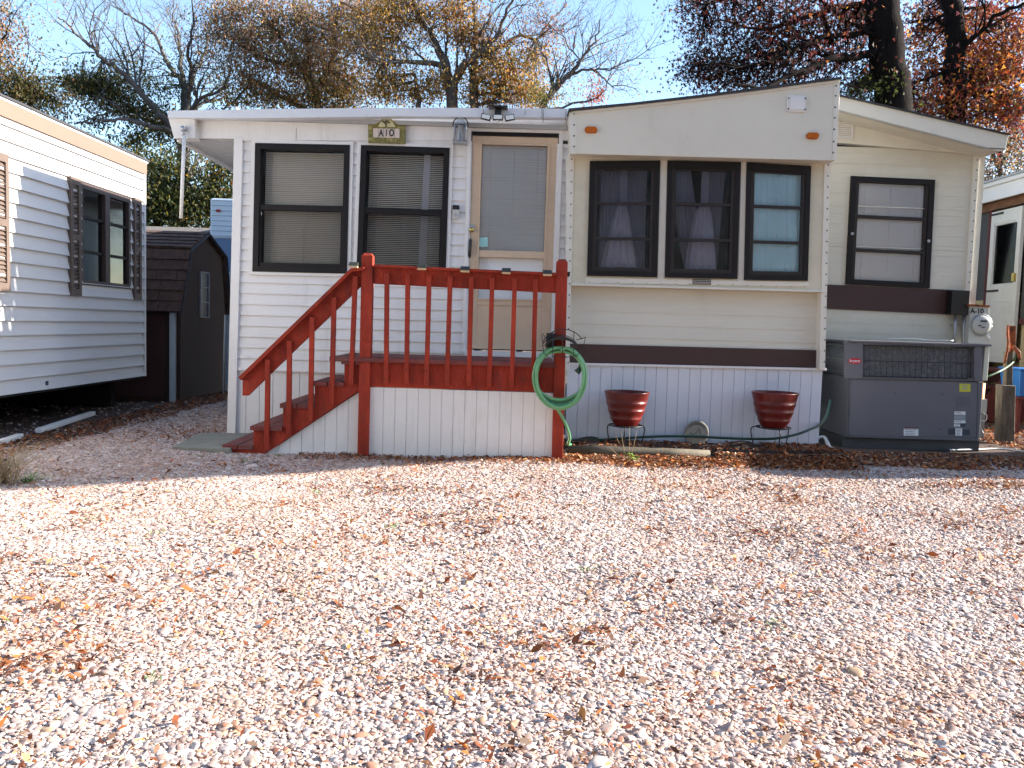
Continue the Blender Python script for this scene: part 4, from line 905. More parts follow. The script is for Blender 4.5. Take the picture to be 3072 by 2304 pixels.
# concrete pad
mb = MB(); c = [G(515, 1352), G(676, 1361), G(740, 1309), G(600, 1309)]
c[1].x = -2.26; c[1].y = c[0].y - .02; c[2].x = -2.26
mb.add([(p.x, p.y, .034) for p in c] + [(p.x, p.y, -.01) for p in c], [(0, 1, 2, 3), (0, 4, 5, 1), (1, 5, 6, 2), (2, 6, 7, 3), (3, 7, 4, 0)]); o = mb.build('paving_slab', M['concrete'], bevel=.006)
tag(o, 'grey green concrete slab at the foot of the red stairs', 'paving slab')

# ================================================================== HOSE AND HOLDER
hc = W(1680, 1128, YP - .14)
hh = thing('hose_holder', W(1686, 1062, YP - .06), 'black wire hose hanger screwed to the right deck post', 'hose holder')
yh = YP - .05
def wire(pts, r=.0032, y=None): return [Vector(p) for p in pts]
mb = MB()
arc = lambda cx, cy, rx, ry, a0, a1, y, n=14: [W(cx + rx * math.cos(a0 + (a1 - a0) * i / n), cy - ry * math.sin(a0 + (a1 - a0) * i / n), y) for i in range(n + 1)]
mb.tube(arc(1690, 1050, 66, 62, 2.75, .55, yh - .17), .0035, 6); mb.tube(arc(1680, 1050, 55, 45, 2.9, .3, yh - .02), .0035, 6)
mb.tube([W(1625, 1003, yh - .17), W(1632, 1060, yh - .16), W(1645, 1072, yh - .14)], .003, 6); mb.tube([W(1757, 1012, yh - .17), W(1751, 1034, yh - .17)], .003, 6)
for x in (1659, 1688, 1722): mb.tube([W(x, 990 + abs(x - 1690) * .12, yh - .17), W(x - 1, 1052, yh - .19), W(x - 2, 1068, yh - .17), W(x + 12, 1070, yh - .1)], .003, 6)
mb.tube([W(1645, 1072, yh - .16), W(1670, 1070, yh - .16), W(1700, 1072, yh - .16), W(1732, 1066, yh - .16), W(1745, 1050, yh - .16)], .003, 6)
mb.tube([W(1628, 1000, yh - .17), W(1640, 1018, yh - .02)], .003, 6); mb.tube([W(1757, 1012, yh - .17), W(1728, 1020, yh - .02)], .003, 6)
mb.build('wire_cage', M['black'], hh)
mb = MB(); A = arc(1682, 1045, 50, 36, 2.9, .3, yh - .14, 12); B = arc(1682, 1045, 50, 36, 2.9, .3, yh, 12); A2 = arc(1682, 1051, 50, 32, 2.9, .3, yh - .14, 12)
n = len(A); mb.add(A + B + A2, [(i, i + 1, n + i + 1, n + i) for i in range(n - 1)] + [(i, i + 1, 2 * n + i + 1, 2 * n + i) for i in range(n - 1)]); mb.box(W(1672, 1, yh).x, W(1698, 1, yh).x, yh - .012, yh + .004, W(1680, 1050, yh).z, W(1680, 1000, yh).z); mb.build('saddle', M['black'], hh)
hose = thing('garden_hose', W(1704, 1335, YP), 'coiled bright green garden hose hanging on the right deck post', 'garden hose')
pts = []; turns = 6; N_ = 40
for i in range(turns * N_ + 1):
    t = i / N_; k = int(t); ang = 2 * math.pi * t + math.pi / 2
    rx = .200 + .013 * math.sin(k * 2.1 + .4) + .004 * math.sin(3 * ang + k); rz_ = .215 + .022 * math.sin(k * 1.7)
    drop = .02 * math.sin(k * 2.6) - .012 * k * .4
    z = hc.z + rz_ * math.sin(ang); 
    if math.sin(ang) < 0: z += drop * (-math.sin(ang))
    topz = hc.z + .215; z = min(z, topz + .002 * k)
    pts.append((hc.x + rx * math.cos(ang) * (1 if True else 1), YP - .075 - .016 * t + .006 * math.sin(ang * 2 + k), z))
last = Vector(pts[-1])
mb = MB(); mb.tube(pts, .0125, 8)
mb.build('coil', M['hose'], hose)
tail = [W(1650, 1206, YP - .12), W(1672, 1228, YP - .12), W(1690, 1258, YP - .06), W(1704, 1290, YP - .01), W(1709, 1315, YP + .06), W(1704, 1332, YP + .1), W(1712, 1333, YP + .3)]
def smooth(pts, n=6):
    out = []; P_ = [Vector(p) for p in pts]; P_ = [P_[0]] + P_ + [P_[-1]]
    for i in range(1, len(P_) - 2):
        for k in range(n):
            t = k / n; a, b, c, d = P_[i - 1:i + 3]
            out.append(.5 * ((2 * b) + (-a + c) * t + (2 * a - 5 * b + 4 * c - d) * t * t + (-a + 3 * b - 3 * c + d) * t ** 3))
    out.append(P_[-2]); return out
mb = MB(); mb.tube(smooth(tail), .0125, 8); mb.build('tail', M['hose'], hose)
mb = MB(); a = W(1740, 1088, YP - .1); mb.tube([a, W(1741, 1100, YP - .1), W(1738, 1108, YP - .1), W(1730, 1118, YP - .1)], [.011, .012, .02, .027], 12); mb.tube([W(1743, 1080, YP - .1), W(1748, 1095, YP - .1)], .006, 6); mb.build('nozzle', mat('nozzle', (.01, .04, .035), .35), hose)
# dark hose along the skirting
dp_ = [W(1712, 1320, 7.5), W(1760, 1321, 7.5), W(1830, 1318, 7.5), W(1900, 1313, 7.5), W(1990, 1309, 7.5), W(2080, 1309, 7.48), W(2170, 1314, 7.48), W(2260, 1317, 7.46), W(2330, 1315, 7.44), W(2390, 1303, 7.46), W(2430, 1288, 7.5), W(2458, 1275, 7.58), W(2480, 1248, 7.75), W(2492, 1200, 7.95)]
mb = MB(); mb.tube(smooth(dp_), .0115, 8); o = mb.build('garden_hose', M['hosedk']); tag(o, 'dark green garden hose lying along the foot of the white skirting', 'garden hose')

# ================================================================== PLANTERS
def planter(cx, rim_y, bot_y, wpx, legL, legR, where, tilt):
    Yp = 7.36; c = W(cx, bot_y, Yp); top = W(cx, rim_y, Yp).z; h = top - c.z; R = (wpx / 2) / (FPX / Yp) * 1.005
    t = thing('plant_pot', (c.x, Yp, c.z), 'glossy dark red ribbed plant pot ' + where, 'plant pot', 'red pots by the skirting')
    pr = [(.001, .0), (.48, .0), (.52, .03), (.62, .13), (.69, .21), (.70, .235), (.685, .25), (.76, .36), (.815, .455), (.82, .48), (.80, .49), (.85, .58), (.90, .67), (.905, .70), (.885, .71), (.93, .80), (.955, .87), (.96, .90), (1.0, .97), (1.0, .99), (.985, 1.0), (.93, 1.0), (.91, .97), (.86, .8), (.7, .4), (.5, .12), (.001, .10)]
    mb = MB(); mb.lathe((c.x, Yp, c.z), [(a * R, b * h) for a, b in pr], 48); mb.build('bowl', M['glazed'], t)
    ps = thing('plant_stand', (c.x, Yp, c.z - .13), 'thin black wire stand carrying the red pot ' + where, 'plant stand', 'wire stands under the pots')
    mb = MB(); r1 = R * .56; mb.tube([(c.x + r1 * 1.32 * math.cos(k * math.pi / 18), Yp + r1 * 1.32 * math.sin(k * math.pi / 18), c.z + .004) for k in range(37)], .0055, 6)
    mb.tube([(c.x + r1 * .95 * math.cos(k * math.pi / 18), Yp + r1 * .95 * math.sin(k * math.pi / 18), c.z - .006) for k in range(37)], .0032, 6); mb.build('ring', M['black'], ps)
    for a in (tilt, tilt + 2.094, tilt + 4.189):
        d = Vector((math.cos(a), math.sin(a), 0)); base = Vector((c.x, Yp, c.z))
        P_ = [base + d * r1 * 1.0, base + d * r1 * 1.5 + Vector((0, 0, -.004)), base + d * r1 * 1.72 + Vector((0, 0, -.03)), base + d * r1 * 1.66 + Vector((0, 0, -.09)), base + d * r1 * 1.5 + Vector((0, 0, -.15))]
        mb = MB(); mb.tube(smooth(P_), .0055, 6); mb.build('leg', M['black'], ps)
planter(1877, 1174, 1277, 135, 1807, 1927, 'nearer the deck', .35)
planter(2320, 1176, 1283, 137, 2246, 2377, 'nearer the air conditioner', -math.pi / 2)
# round plaque
pc = thing('stone_plaque', W(2090, 1310, 7.55), 'round carved stone plaque leaning on the skirting between the pots', 'stone plaque')
c = W(2090, 1298, 7.52); mb = MB(); mb.disc((c.x, 0, c.z), .112, 7.52, 7.545, 40); mb.build('disc', M['stone'], pc, .006)
mb = MB(); ring = [(c.x + .098 * math.cos(t), 7.517, c.z + .098 * math.sin(t)) for t in [math.pi * (.02 + .96 * i / 24) for i in range(25)]]; mb.tube(ring, .003, 5)
for i in range(15):
    a = math.pi * (.2 + .6 * i / 14); x, z = c.x + .082 * math.cos(a), c.z + .082 * math.sin(a); mb.box(x - .004, x + .003, 7.515, 7.521, z - .007, z + .006)
mb.tube([(c.x - .06, 7.517, c.z + .0), (c.x - .03, 7.517, c.z - .02), (c.x + .0, 7.517, c.z + .01), (c.x + .02, 7.517, c.z + .04), (c.x + .04, 7.517, c.z - .01)], .003, 5)
mb.build('carving', M['stonedk'], pc)
# timber edging
mb = MB(); a, b = G(1697, 1360), G(2110, 1366); a = Vector((.50, 7.04, .04)); b = Vector((1.72, 7.09, .03)); mb.tube([a, a.lerp(b, .3), a.lerp(b, .7), b], [.045, .048, .046, .04], 10); o = mb.build('edging_timber', M['timber']); tag(o, 'weathered round landscape timber edging the soil bed', 'timber edging')
# weed clump
def tuft(name, c, n, h, spread, m, label, cat, lean=0.5, wd=.003, leaves=None):
    t = thing(name, c, label, cat); mb = MB()
    for i in range(n):
        a = random.uniform(0, 6.28); L_ = h * random.uniform(.55, 1.05); s_ = spread * random.random() ** .7; b0 = Vector((c[0] + random.gauss(0, spread * .12), c[1] + random.gauss(0, spread * .12), c[2]))
        d = Vector((math.cos(a) * s_ * lean, math.sin(a) * s_ * lean, 0)); side = Vector((-math.sin(a + .7), math.cos(a + .7), 0)) * wd
        P_ = [b0, b0 + d * .35 + Vector((0, 0, L_ * .5)), b0 + d * 1.1 + Vector((0, 0, L_ * .85)), b0 + d * 1.7 + Vector((0, 0, L_ * .95))]
        vs = []
        for k, p in enumerate(P_): w_ = (1, .9, .6, .1)[k]; vs += [p - side * w_, p + side * w_]
        mb.add(vs, [(0, 1, 3, 2), (2, 3, 5, 4), (4, 5, 7, 6)])
    mb.build('blades', m, t)
    if leaves:
        k = leaves; pos = np.stack([rng.normal(c[0] + .05, .035, k), rng.normal(c[1], .03, k), c[2] + .02 + rng.uniform(0, .05, k)], 1)
        leaf_mesh('foliage', pos, rng.uniform(.012, .024, k), pick([[.14, .28, .03], [.20, .36, .06], [.10, .2, .03]], k), .6, M['litter'], t)
    return t
g_ = G(1880, 1385); t = tuft('weed', (g_.x, g_.y, 0), 16, .07, .12, M['straw'], 'dry weed with tall pale stalks and green leaves before the timber', 'weed', .8, .0018, 26)
mb = MB()
for (x0, y0), (x1, y1) in (((1880, 1380), (1842, 1298)), ((1878, 1378), (1862, 1288)), ((1885, 1375), (1888, 1280)), ((1890, 1378), (1912, 1290)), ((1870, 1382), (1818, 1330)), ((1874, 1384), (1836, 1350))):
    a, b = W(x0, y0, g_.y), W(x1, y1, g_.y); mb.tube([a, a.lerp(b, .5) + Vector((random.uniform(-.006, .006), 0, 0)), b], [.0022, .0018, .0009], 5)
mb.build('stalk', M['straw'], t)
tuft('grass_tuft', G(10, 1470) + Vector((-.12, .15, 0)), 130, .26, .34, M['straw'], 'dry straw coloured ornamental grass at the left edge of the yard', 'grass tuft', 1.0, .0035)
tuft('grass_tuft', G(85, 1450), 45, .07, .14, M['grassg'], 'low green weeds beside the dry grass at the left edge', 'weeds', 1.0, .003)
for i, (x, y) in enumerate(((735, 1385), (835, 1365), (2130, 2075 - 200), (755, 1540), (250, 1562), (880, 1790), (1180, 1580), (2340, 1878))):
    pass
def weeds_stuff():
    mb = MB()
    for (x, y) in ((735, 1385), (835, 1368), (600, 1370), (755, 1540), (250, 1562), (880, 1790), (1180, 1580), (2340, 1878), (1770, 1710), (460, 2040), (850, 1735), (20, 1870), (2010, 1395), (2215, 1400), (950, 1480), (470, 1600)):
        c = G(x, y)
        for i in range(22):
            a = random.uniform(0, 6.28); L_ = random.uniform(.012, .035); b0 = c + Vector((random.gauss(0, .02), random.gauss(0, .02), 0)); d = Vector((math.cos(a), math.sin(a), random.uniform(.2, 1))) * L_; s_ = Vector((-math.sin(a), math.cos(a), 0)) * .002
            mb.add([b0 - s_, b0 + s_, b0 + d * .6 + s_ * .8, b0 + d, b0 + d * .6 - s_ * .8], [(0, 1, 2, 3, 4)])
    o = mb.build('grass_sprigs', M['grassg']); tag(o, 'small green grass sprigs sprouting through the gravel', 'grass', kind='stuff')
weeds_stuff()
# litter scraps
mb = MB(); c = G(2160, 1372) + Vector((0, 0, .02)); mb.hexa([c + Vector((-.05, 0, -.01)), c + Vector((.03, -.02, -.01)), c + Vector((.045, .0, .03)), c + Vector((-.015, .01, .05))], [c + Vector((-.05, .03, -.01)), c + Vector((.03, .03, -.01)), c + Vector((.045, .03, .02)), c + Vector((-.015, .03, .04))]); o = mb.build('broken_stone', M['stone'], bevel=.004); tag(o, 'broken pale piece of stone lying in the leaves by the timber', 'stone')
mb = MB(); a = G(2480, 1340) + Vector((0, .25, .05)); b = G(2500, 1352) + Vector((.0, .1, .02)); mb.tube(smooth([a, a + Vector((.06, -.02, .01)), b, b + Vector((.01, -.06, -.01))]), [.018] * 19, 8)
o = mb.build('drain_pipe', M['trimw']); tag(o, 'short white plastic drain elbow lying left of the air conditioner', 'drain pipe')

# ================================================================== AIR CONDITIONER
YC = 8.10
ac = thing('air_conditioner', (W(2740, 1320, YC).x, YC + .4, 0), 'large grey packaged air conditioner on the ground right of the trailer', 'air conditioner')
TL, TR, BL, BR = W(2540, 1024, YC), W(2943, 1031, YC), W(2540, 1312, YC), W(2938, 1318, YC)
zt, zb, xL, xR = TL.z + .005, BL.z, BL.x, BR.x; seam = W(2740, 1139, YC).z; dpt = .75
mb = MB(); mb.box(xL, xR, YC, YC + dpt, zb, seam); mb.build('lower_cabinet', M['acgrey'], ac, .006)
# upper cabinet as frame round the coil
q = quad([(2534.5, 1022), (2946, 1031), (2944, 1144), (2535, 1135)], YC - .012)
mb = MB(); yF, yB = YC - .012, YC + .03
qbar(mb, q, 0, .135, 0, 1, yF, yB); qbar(mb, q, .94, 1, 0, 1, yF, yB); qbar(mb, q, .135, .94, 0, .10, yF, yB); qbar(mb, q, .135, .94, .95, 1, yF, yB)
mb.box(xR - .03, xR + .02, YC + .031, YC + dpt, seam + .002, zt - .01); mb.box(xL - .01, xR + .02, YC + dpt - .03, YC + dpt, seam + .002, zt - .01)
mb.build('upper_frame', M['acgrey'], ac, .004)
mb = MB(); mb.box(xL - .03, xR + .04, YC - .03, YC + dpt + .02, zt - .012, zt + .008); mb.build('top_panel', M['acgrey'], ac, .004)
mb = MB(); qbar(mb, q, .135, .94, .10, .95, YC + .031, YC + .05); mb.build('coil', M['coil'], ac)
mb = MB(); 
for i in range(20): u = .135 + .805 * i / 19; a, b = q(u, .08), q(u, .96); mb.tube([(a.x, YC - .016, a.z), (b.x, YC - .016, b.z)], .0022, 4)
for v in (.11, .52, .93): a, b = q(.13, v), q(.945, v); mb.tube([(a.x, YC - .021, a.z), (b.x, YC - .021, b.z)], .0042 if v != .52 else .0035, 5)
mb.build('grille', M['black'], ac)
mb = MB()
for i in range(26): y = YC + .04 + i * .026; mb.tube([(xL - .012, y, seam + .02), (xL - .012, y, zt - .03)], .0022, 4)
for z in (seam + .05, (seam + zt) / 2, zt - .05): mb.tube([(xL - .015, YC + .03, z), (xL - .015, YC + dpt - .03, z)], .003, 4)
mb.build('side_grille', M['galv'], ac)
mb = MB(); mb.box(xL + .0, xL + .02, YC + .031, YC + dpt - .031, seam + .002, zt - .013); mb.build('side_coil', M['acdark'], ac)  # darker than the front coil: shade beside the wall put into its colour
mb = MB(); mb.box(xR + .005, xR + .05, YC + .02, YC + .30, seam + .01, zt - .012); mb.build('side_cover', M['accream'], ac, .005)
mb = MB(); mb.box(xL - .02, xR + .03, YC + .05, YC + dpt, -.02, zb - .002); mb.build('base', M['acdark'], ac)
mb = MB(); mb.box(xL + .01, xL + .014, YC - .002, YC + .001, zb + .01, seam - .01)
frame(mb, quad([(2545, 1137), (2934, 1146), (2930, 1313), (2545, 1307)], YC), .004, YC - .003, YC + .001); mb.build('panel_seam', M['acdark'], ac)
p = W(2564, 1083, YC - .013); mb = MB(); mb.disc((p.x, 0, p.z), .030, YC - .016, YC - .0122, 28, .066); lg = mb.build('badge', M['logored'], ac)
text('lettering', 'bryant', (p.x, YC - .0165, p.z + .002), .042, M['white'], lg, .95, .0005)
def label(c, m, name='label', y=YC - .0008): mb = MB(); qbar(mb, quad(c, YC), 0, 1, 0, 1, y - .0015, y); return mb.build(name, m, ac)
def R4(x0, y0, x1, y1): return [(x0, y0), (x1, y0 + (x1 - x0) * .015), (x1, y1 + (x1 - x0) * .015), (x0, y1)]
lb = label(R4(2878, 1151, 2911, 1175), M['yellow'])
mb = MB()
for i in range(4): qbar(mb, quad(R4(2885, 1155 + i * 4, 2904, 1156.5 + i * 4), YC), 0, 1 - .2 * (i % 2), 0, 1, YC - .0035, YC - .0024)
mb.build('print', M['labelgr'], lb)
label(R4(2868, 1189, 2911, 1220), mat('panel_recess', (.11, .105, .13), .5))
for (r, m_) in ((R4(2863, 1234, 2896, 1245), M['white']), (R4(2862, 1247, 2896, 1260), M['labelgr']), (R4(2862, 1261, 2896, 1269), M['white']), (R4(2862, 1271, 2880, 1280), M['white']), (R4(2881, 1271, 2896, 1280), M['labeldk']), (R4(2866, 1284, 2886, 1307), M['white']), (R4(2845, 1285, 2865, 1304), M['labeldk']), (R4(2888, 1288, 2909, 1305), M['labeldk']), (R4(2711, 1286, 2755, 1307), M['white'])):
    lb = label(r, m_)
    if m_ is M['white']:
        x0, y0 = r[0]; x1, y1 = r[1][0], r[3][1]; mb = MB(); n = max(1, int((y1 - y0) / 4.5))
        for k in range(n):
            yy = y0 + (k + .4) * (y1 - y0) / n; L_ = random.uniform(.45, .85) * (x1 - x0); qbar(mb, quad(R4(x0 + 3, yy, x0 + 3 + L_, yy + 1.2), YC), 0, 1, 0, 1, YC - .0035, YC - .0024)
        mb.build('print', M['labeldk'], lb)
mb = MB(); qbar(mb, quad(R4(2713, 1282, 2754, 1285.5), YC), 0, 1, 0, 1, YC - .003, YC - .001); mb.build('warning_strip', M['rust'], ac)
screws([(lambda p: (p.x, p.z))(W(x, y, YC)) for x, y in ((2684, 1180), (2826, 1182), (2821, 1287), (2552, 1305), (2925, 1314))], YC - .001, .006, M['black'], ac)
screws([(lambda p: (p.x, p.z))(W(x, y, YC)) for x, y in ((2590, 1045), (2757, 1029), (2740, 1133), (2922, 1137), (2560, 1028), (2936, 1036))], YC - .012, .005, M['black'], ac)
mb = MB(); a, b = W(2660, 1019, YC + .3), W(2860, 1022, YC + .3); mb.tube(smooth([a, a.lerp(b, .2) + Vector((0, 0, .012)), a.lerp(b, .5) + Vector((0, 0, .008)), a.lerp(b, .6) + Vector((0, 0, .0)), b]), .006, 6)
mb.build('fan_guard', M['galv'], ac)

# black disconnect box + conduits, electric meter
bx = thing('junction_box', W(2884, 945, YR - .1), 'black metal junction box on the brown stripe with two grey conduits', 'junction box')
mb = MB(); mb.pprism([(2857, 870), (2911, 872), (2905, 946), (2852, 944)], YR - .13, YR - .02); mb.build('box', M['blackp'], bx, .004)
for x in (2867, 2893):
    mb = MB(); mb.tube([W(x, 944, YR - .07), W(x - 5, 1060, YR - .07)], .016, 10); mb.build('conduit', M['galv'], bx)
    mb = MB(); p = W(x - 2, 975, YR - .07); mb.box(p.x - .032, p.x + .032, YR - .06, YR - .03, p.z - .008, p.z + .008); mb.build('clamp', M['galv'], bx)
em = thing('electric_meter', W(2940, 1030, YR), 'grey electric meter box marked A-10 right of the home', 'electric meter')
mb = MB(); mb.pprism([(2912, 917), (2968, 921), (2966, 1035), (2904, 1032)], YR - .16, YR - .02); mb.build('box', M['meter'], em, .004)
mb = MB(); mb.pprism([(2908, 912), (2970, 916), (2970, 922), (2908, 918)], YR - .18, YR); mb.build('top_strip', M['rust'], em)
p = W(2942, 975, YR - .16); mb = MB(); mb.tube([(p.x, YR - .158, p.z), (p.x, YR - .185, p.z), (p.x, YR - .20, p.z), (p.x, YR - .205, p.z)], [.106, .100, .085, .06], 28); mb.build('dial', mat('dial_grey', (.42, .43, .42), .25, .1, 20), em)
mb = MB(); mb.tube([(p.x + .112 * math.cos(t), YR - .17, p.z + .112 * math.sin(t)) for t in [2 * math.pi * i / 30 for i in range(31)]], .007, 6); mb.build('ring', M['galv'], em)
mb = MB(); mb.box(p.x - .03, p.x + .035, YR - .211, YR - .2052, p.z + .03, p.z + .05); mb.box(p.x - .05, p.x - .02, YR - .211, YR - .2052, p.z - .012, p.z + .0); mb.box(p.x - .015, p.x + .02, YR - .211, YR - .2052, p.z - .03, p.z - .02); mb.build('display', M['labeldk'], em)
text('lettering', 'A-10', W(2931, 934, YR - .163), .075, M['black'], em, .95, .001)
mb = MB(); mb.tube([W(2962, 1004, YR - .18), W(2968, 1016, YR - .18)], .012, 8); mb.build('seal_tag', M['white'], em)

# ================================================================== LEFT NEIGHBOUR
XL = -4.40
ln_ = thing('mobile_home', (XL - 2, 8.8, 0), 'white vinyl sided neighbouring trailer with brown shutters on the left', 'mobile home')
def LW(x, y): return WX(x, y, XL)
yN, yFa = 3.2, WX(430, 800, XL).y
zlo, zhi = .36, 2.885
mb = MB(); fL = xmap(XL, 1)
wc = [(234, 545.6), (389, 592.8), (384, 864.6), (229.5, 856)]
P_ = [LW(*c) for c in wc]; hw = (P_[0].y + .02, P_[1].y - .02, max(P_[3].z, P_[2].z) + .02, min(P_[0].z, P_[1].z) - .02)
wy0, wy1, wz0, wz1 = P_[0].y, (P_[1].y + P_[2].y) / 2, (P_[3].z + P_[2].z) / 2, (P_[0].z + P_[1].z) / 2
hw = (wy0 + .02, wy1 - .02, wz0 + .02, wz1 - .02)
holes(mb, lambda a, b, c, d: siding(mb, a, b, c, d, fL, zlo, .128, .03), yN, yFa, zlo, zhi - .16, [hw])
mb.box(-8.5, XL - .005, yFa - .02, yFa, zlo, zhi - .05); mb.build('wall', M['ltrail'], ln_)
mb = MB(); mb.box(XL + .0, XL + .04, yN, yFa + .01, zhi - .16, zhi - .03); mb.build('fascia', M['ltan'], ln_)
mb = MB(); mb.box(XL + .0, XL + .045, yN, yFa + .03, zhi - .029, zhi - .008); mb.build('drip_edge', M['trimw'], ln_)
mb = MB(); mb.box(-8.5, XL + .06, yN, yFa + .04, zhi - .007, zhi + .012); mb.build('roof', M['rooftar'], ln_)
mb = MB(); mb.box(XL - .02, XL + .028, yFa - .03, yFa + .012, zlo - .005, zhi - .16); mb.build('corner_board', M['trimw'], ln_)
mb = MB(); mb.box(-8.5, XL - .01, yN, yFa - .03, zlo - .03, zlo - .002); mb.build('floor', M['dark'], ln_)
for y in (5.2, 7.6, 9.9):
    mb = MB(); mb.box(XL - .9, XL - .5, y, y + .2, -.02, zlo - .031); mb.build('pier', M['acdark'], ln_)
mb = MB(); mb.box(-6.2, -6.1, yN, yFa, -.02, zlo - .031); mb.box(-6.09, XL - .3, yFa - .2, yFa - .1, -.02, zlo - .031); mb.box(-6.09, XL - .3, yN, yN + .1, -.02, zlo - .031); mb.build('underside_shade', M['dark'], ln_)  # near-black sheets added to give the open underside its shade
# window
mb = MB(); mb.box(XL - .06, XL + .024, wy0, wy0 + .05, wz0, wz1); mb.box(XL - .06, XL + .024, wy1 - .05, wy1, wz0, wz1); mb.box(XL - .06, XL + .024, wy0 + .05, wy1 - .05, wz1 - .06, wz1); mb.box(XL - .06, XL + .024, wy0 + .05, wy1 - .05, wz0, wz0 + .05)
ym = (wy0 + wy1) / 2; mb.box(XL - .05, XL + .03, ym - .05, ym + .05, wz0 + .05, wz1 - .06); lw = mb.build('window', mat('bronze_frame_warm', (.06, .04, .036), .5), ln_)
mb = MB()
for k in (1, 2): z = wz0 + (wz1 - wz0) * k / 3; mb.box(XL - .03, XL + .012, wy0 + .05, ym - .05, z - .014, z + .014); mb.box(XL - .03, XL + .012, ym + .05, wy1 - .05, z - .014, z + .014)
mb.build('sash', M['bronze'], lw)
mb = MB(); mb.add([(XL - .01, wy0, wz0), (XL - .01, wy1, wz0), (XL - .01, wy1, wz1), (XL - .01, wy0, wz1)], [(0, 1, 2, 3)]); mb.build('pane', M['glassblue'], lw)
mb = MB(); mb.add([(XL - .5, wy0, wz0), (XL - .5, wy1, wz0), (XL - .5, wy1, wz1), (XL - .5, wy0, wz1), (XL - .061, wy0, wz0), (XL - .061, wy1, wz0), (XL - .061, wy1, wz1), (XL - .061, wy0, wz1)], [(0, 1, 2, 3), (0, 1, 5, 4), (1, 2, 6, 5), (2, 3, 7, 6), (3, 0, 4, 7)]); mb.build('recess', M['dark'], lw)
mb = MB(); mb.box(XL + .0, XL + .012, wy0 - .03, wy1 + .03, wz0 - .04, wz0 - .002); mb.build('sill', M['trimw'], lw)
def shutter(y0, y1, z0, z1):
    mb = MB(); X0, X1 = XL + .012, XL + .045; t = .045 if y1 - y0 > .1 else .03
    mb.box(X0, X1, y0, y0 + t, z0, z1); mb.box(X0, X1, y1 - t, y1, z0, z1); mb.box(X0, X1, y0 + t, y1 - t, z0, z0 + .07); mb.box(X0, X1, y0 + t, y1 - t, z1 - .07, z1); zm = (z0 + z1) / 2; mb.box(X0, X1, y0 + t, y1 - t, zm - .03, zm + .03)
    z = z0 + .08
    while z < z1 - .08:
        if abs(z + .02 - zm) > .045: mb.add([(X0 + .006, y0 + t, z + .03), (X0 + .006, y1 - t, z + .03), (X1 - .006, y1 - t, z), (X1 - .006, y0 + t, z)], [(0, 1, 2, 3)]); mb.add([(X0 + .006, y0 + t, z), (X0 + .006, y1 - t, z), (X1 - .006, y1 - t, z), (X1 - .006, y0 + t, z)], [(0, 1, 2, 3)])
        z += .036
    mb.build('shutter', M['shutter'], ln_)
sh_z0, sh_z1 = LW(216, 887).z, LW(216, 533).z
shutter(LW(200, 700).y, LW(233, 700).y - .01, sh_z0, sh_z1); shutter(LW(393, 700).y, LW(412, 700).y + .02, sh_z0, sh_z1); shutter(LW(-28, 700).y, LW(14, 700).y, sh_z0, sh_z1)
mb = MB(); p = LW(134, 1149); mb.box(XL + .021, XL + .026, p.y - .02, p.y + .02, p.z - .02, p.z + .02); mb.build('tag', M['labeldk'], ln_)
# white edging pieces on the ground
def ground_bar(p0, p1, name, label_, cat, m, w_=.05, h=.05, group=None):
    a, b = G(*p0), G(*p1); d = (b - a).normalized(); s_ = Vector((-d.y, d.x, 0)) * w_; mb = MB(); n = 6
    P0 = [a.lerp(b, i / n) for i in range(n + 1)]; z = Vector((0, 0, h))
    mb.hexa([a - s_, b - s_, b - s_ + z, a - s_ + z], [a + s_, b + s_, b + s_ + z, a + s_ + z]); o = mb.build(name, m, bevel=.006); tag(o, label_, cat, group); return o
ground_bar((115, 1300), (278, 1246), 'edging_strip', 'long white plastic edging strip under the left trailer', 'edging', M['trimw'], .03, .045, 'white edging under the left trailer')
ground_bar((2, 1334), (60, 1314), 'edging_strip', 'short broken white edging piece at the left picture edge', 'edging', M['trimw'], .03, .04, 'white edging under the left trailer')

# barn shed behind
sh = thing('storage_shed', (-5.2, 11.2, 0), 'dark brown barn roofed storage shed behind the left trailer', 'shed')
XS = -4.19; ya, yb2, ym = 10.4, 12.08, 11.28
gp = [(ya, 0), (yb2, 0), (yb2, 1.17), (11.92, 1.94), (ym, 2.19), (10.66, 1.91), (ya, 1.2)]
mb = MB(); mb.xprism([(ya + .03, -.02), (yb2 - .03, -.02), (yb2 - .03, 1.15), (11.9, 1.92), (ym, 2.17), (10.68, 1.89), (ya + .03, 1.2)], XS, -7.0)
mb.build('wall', M['shedwall'], sh)
def slabx(mb, y0, z0, y1, z1, x0, x1, t=.035):
    d = Vector((0, y1 - y0, z1 - z0)).normalized(); n = Vector((0, -d.z, d.y)); 
    A = [Vector((x0, y0, z0)), Vector((x1, y0, z0)), Vector((x1, y1, z1)), Vector((x0, y1, z1))]; mb.hexa(A, [p + n * t for p in A])
def shingle_slope(mb, y0, z0, y1, z1, x0, x1, rows, tabw):
    d = Vector((0, y1 - y0, z1 - z0)) / rows; n = Vector((0, -d.z, d.y)).normalized()
    for r in range(rows):
        a = Vector((0, y0, z0)) + d * r; x = x0 - random.random() * tabw
        while x < x1:
            w = tabw * random.choice((.6, .8, 1, 1.3)); xa, xb = max(x, x0), min(x + w - .008, x1); x += w
            if xb - xa < .02: continue
            t0 = .020 + random.uniform(0, .008); A = [Vector((xa, 0, 0)) + a, Vector((xb, 0, 0)) + a, Vector((xb, 0, 0)) + a + d, Vector((xa, 0, 0)) + a + d]
            mb.hexa([A[0] + n * t0, A[1] + n * t0, A[2] + n * (.008), A[3] + n * .008], [A[0], A[1], A[2], A[3]])
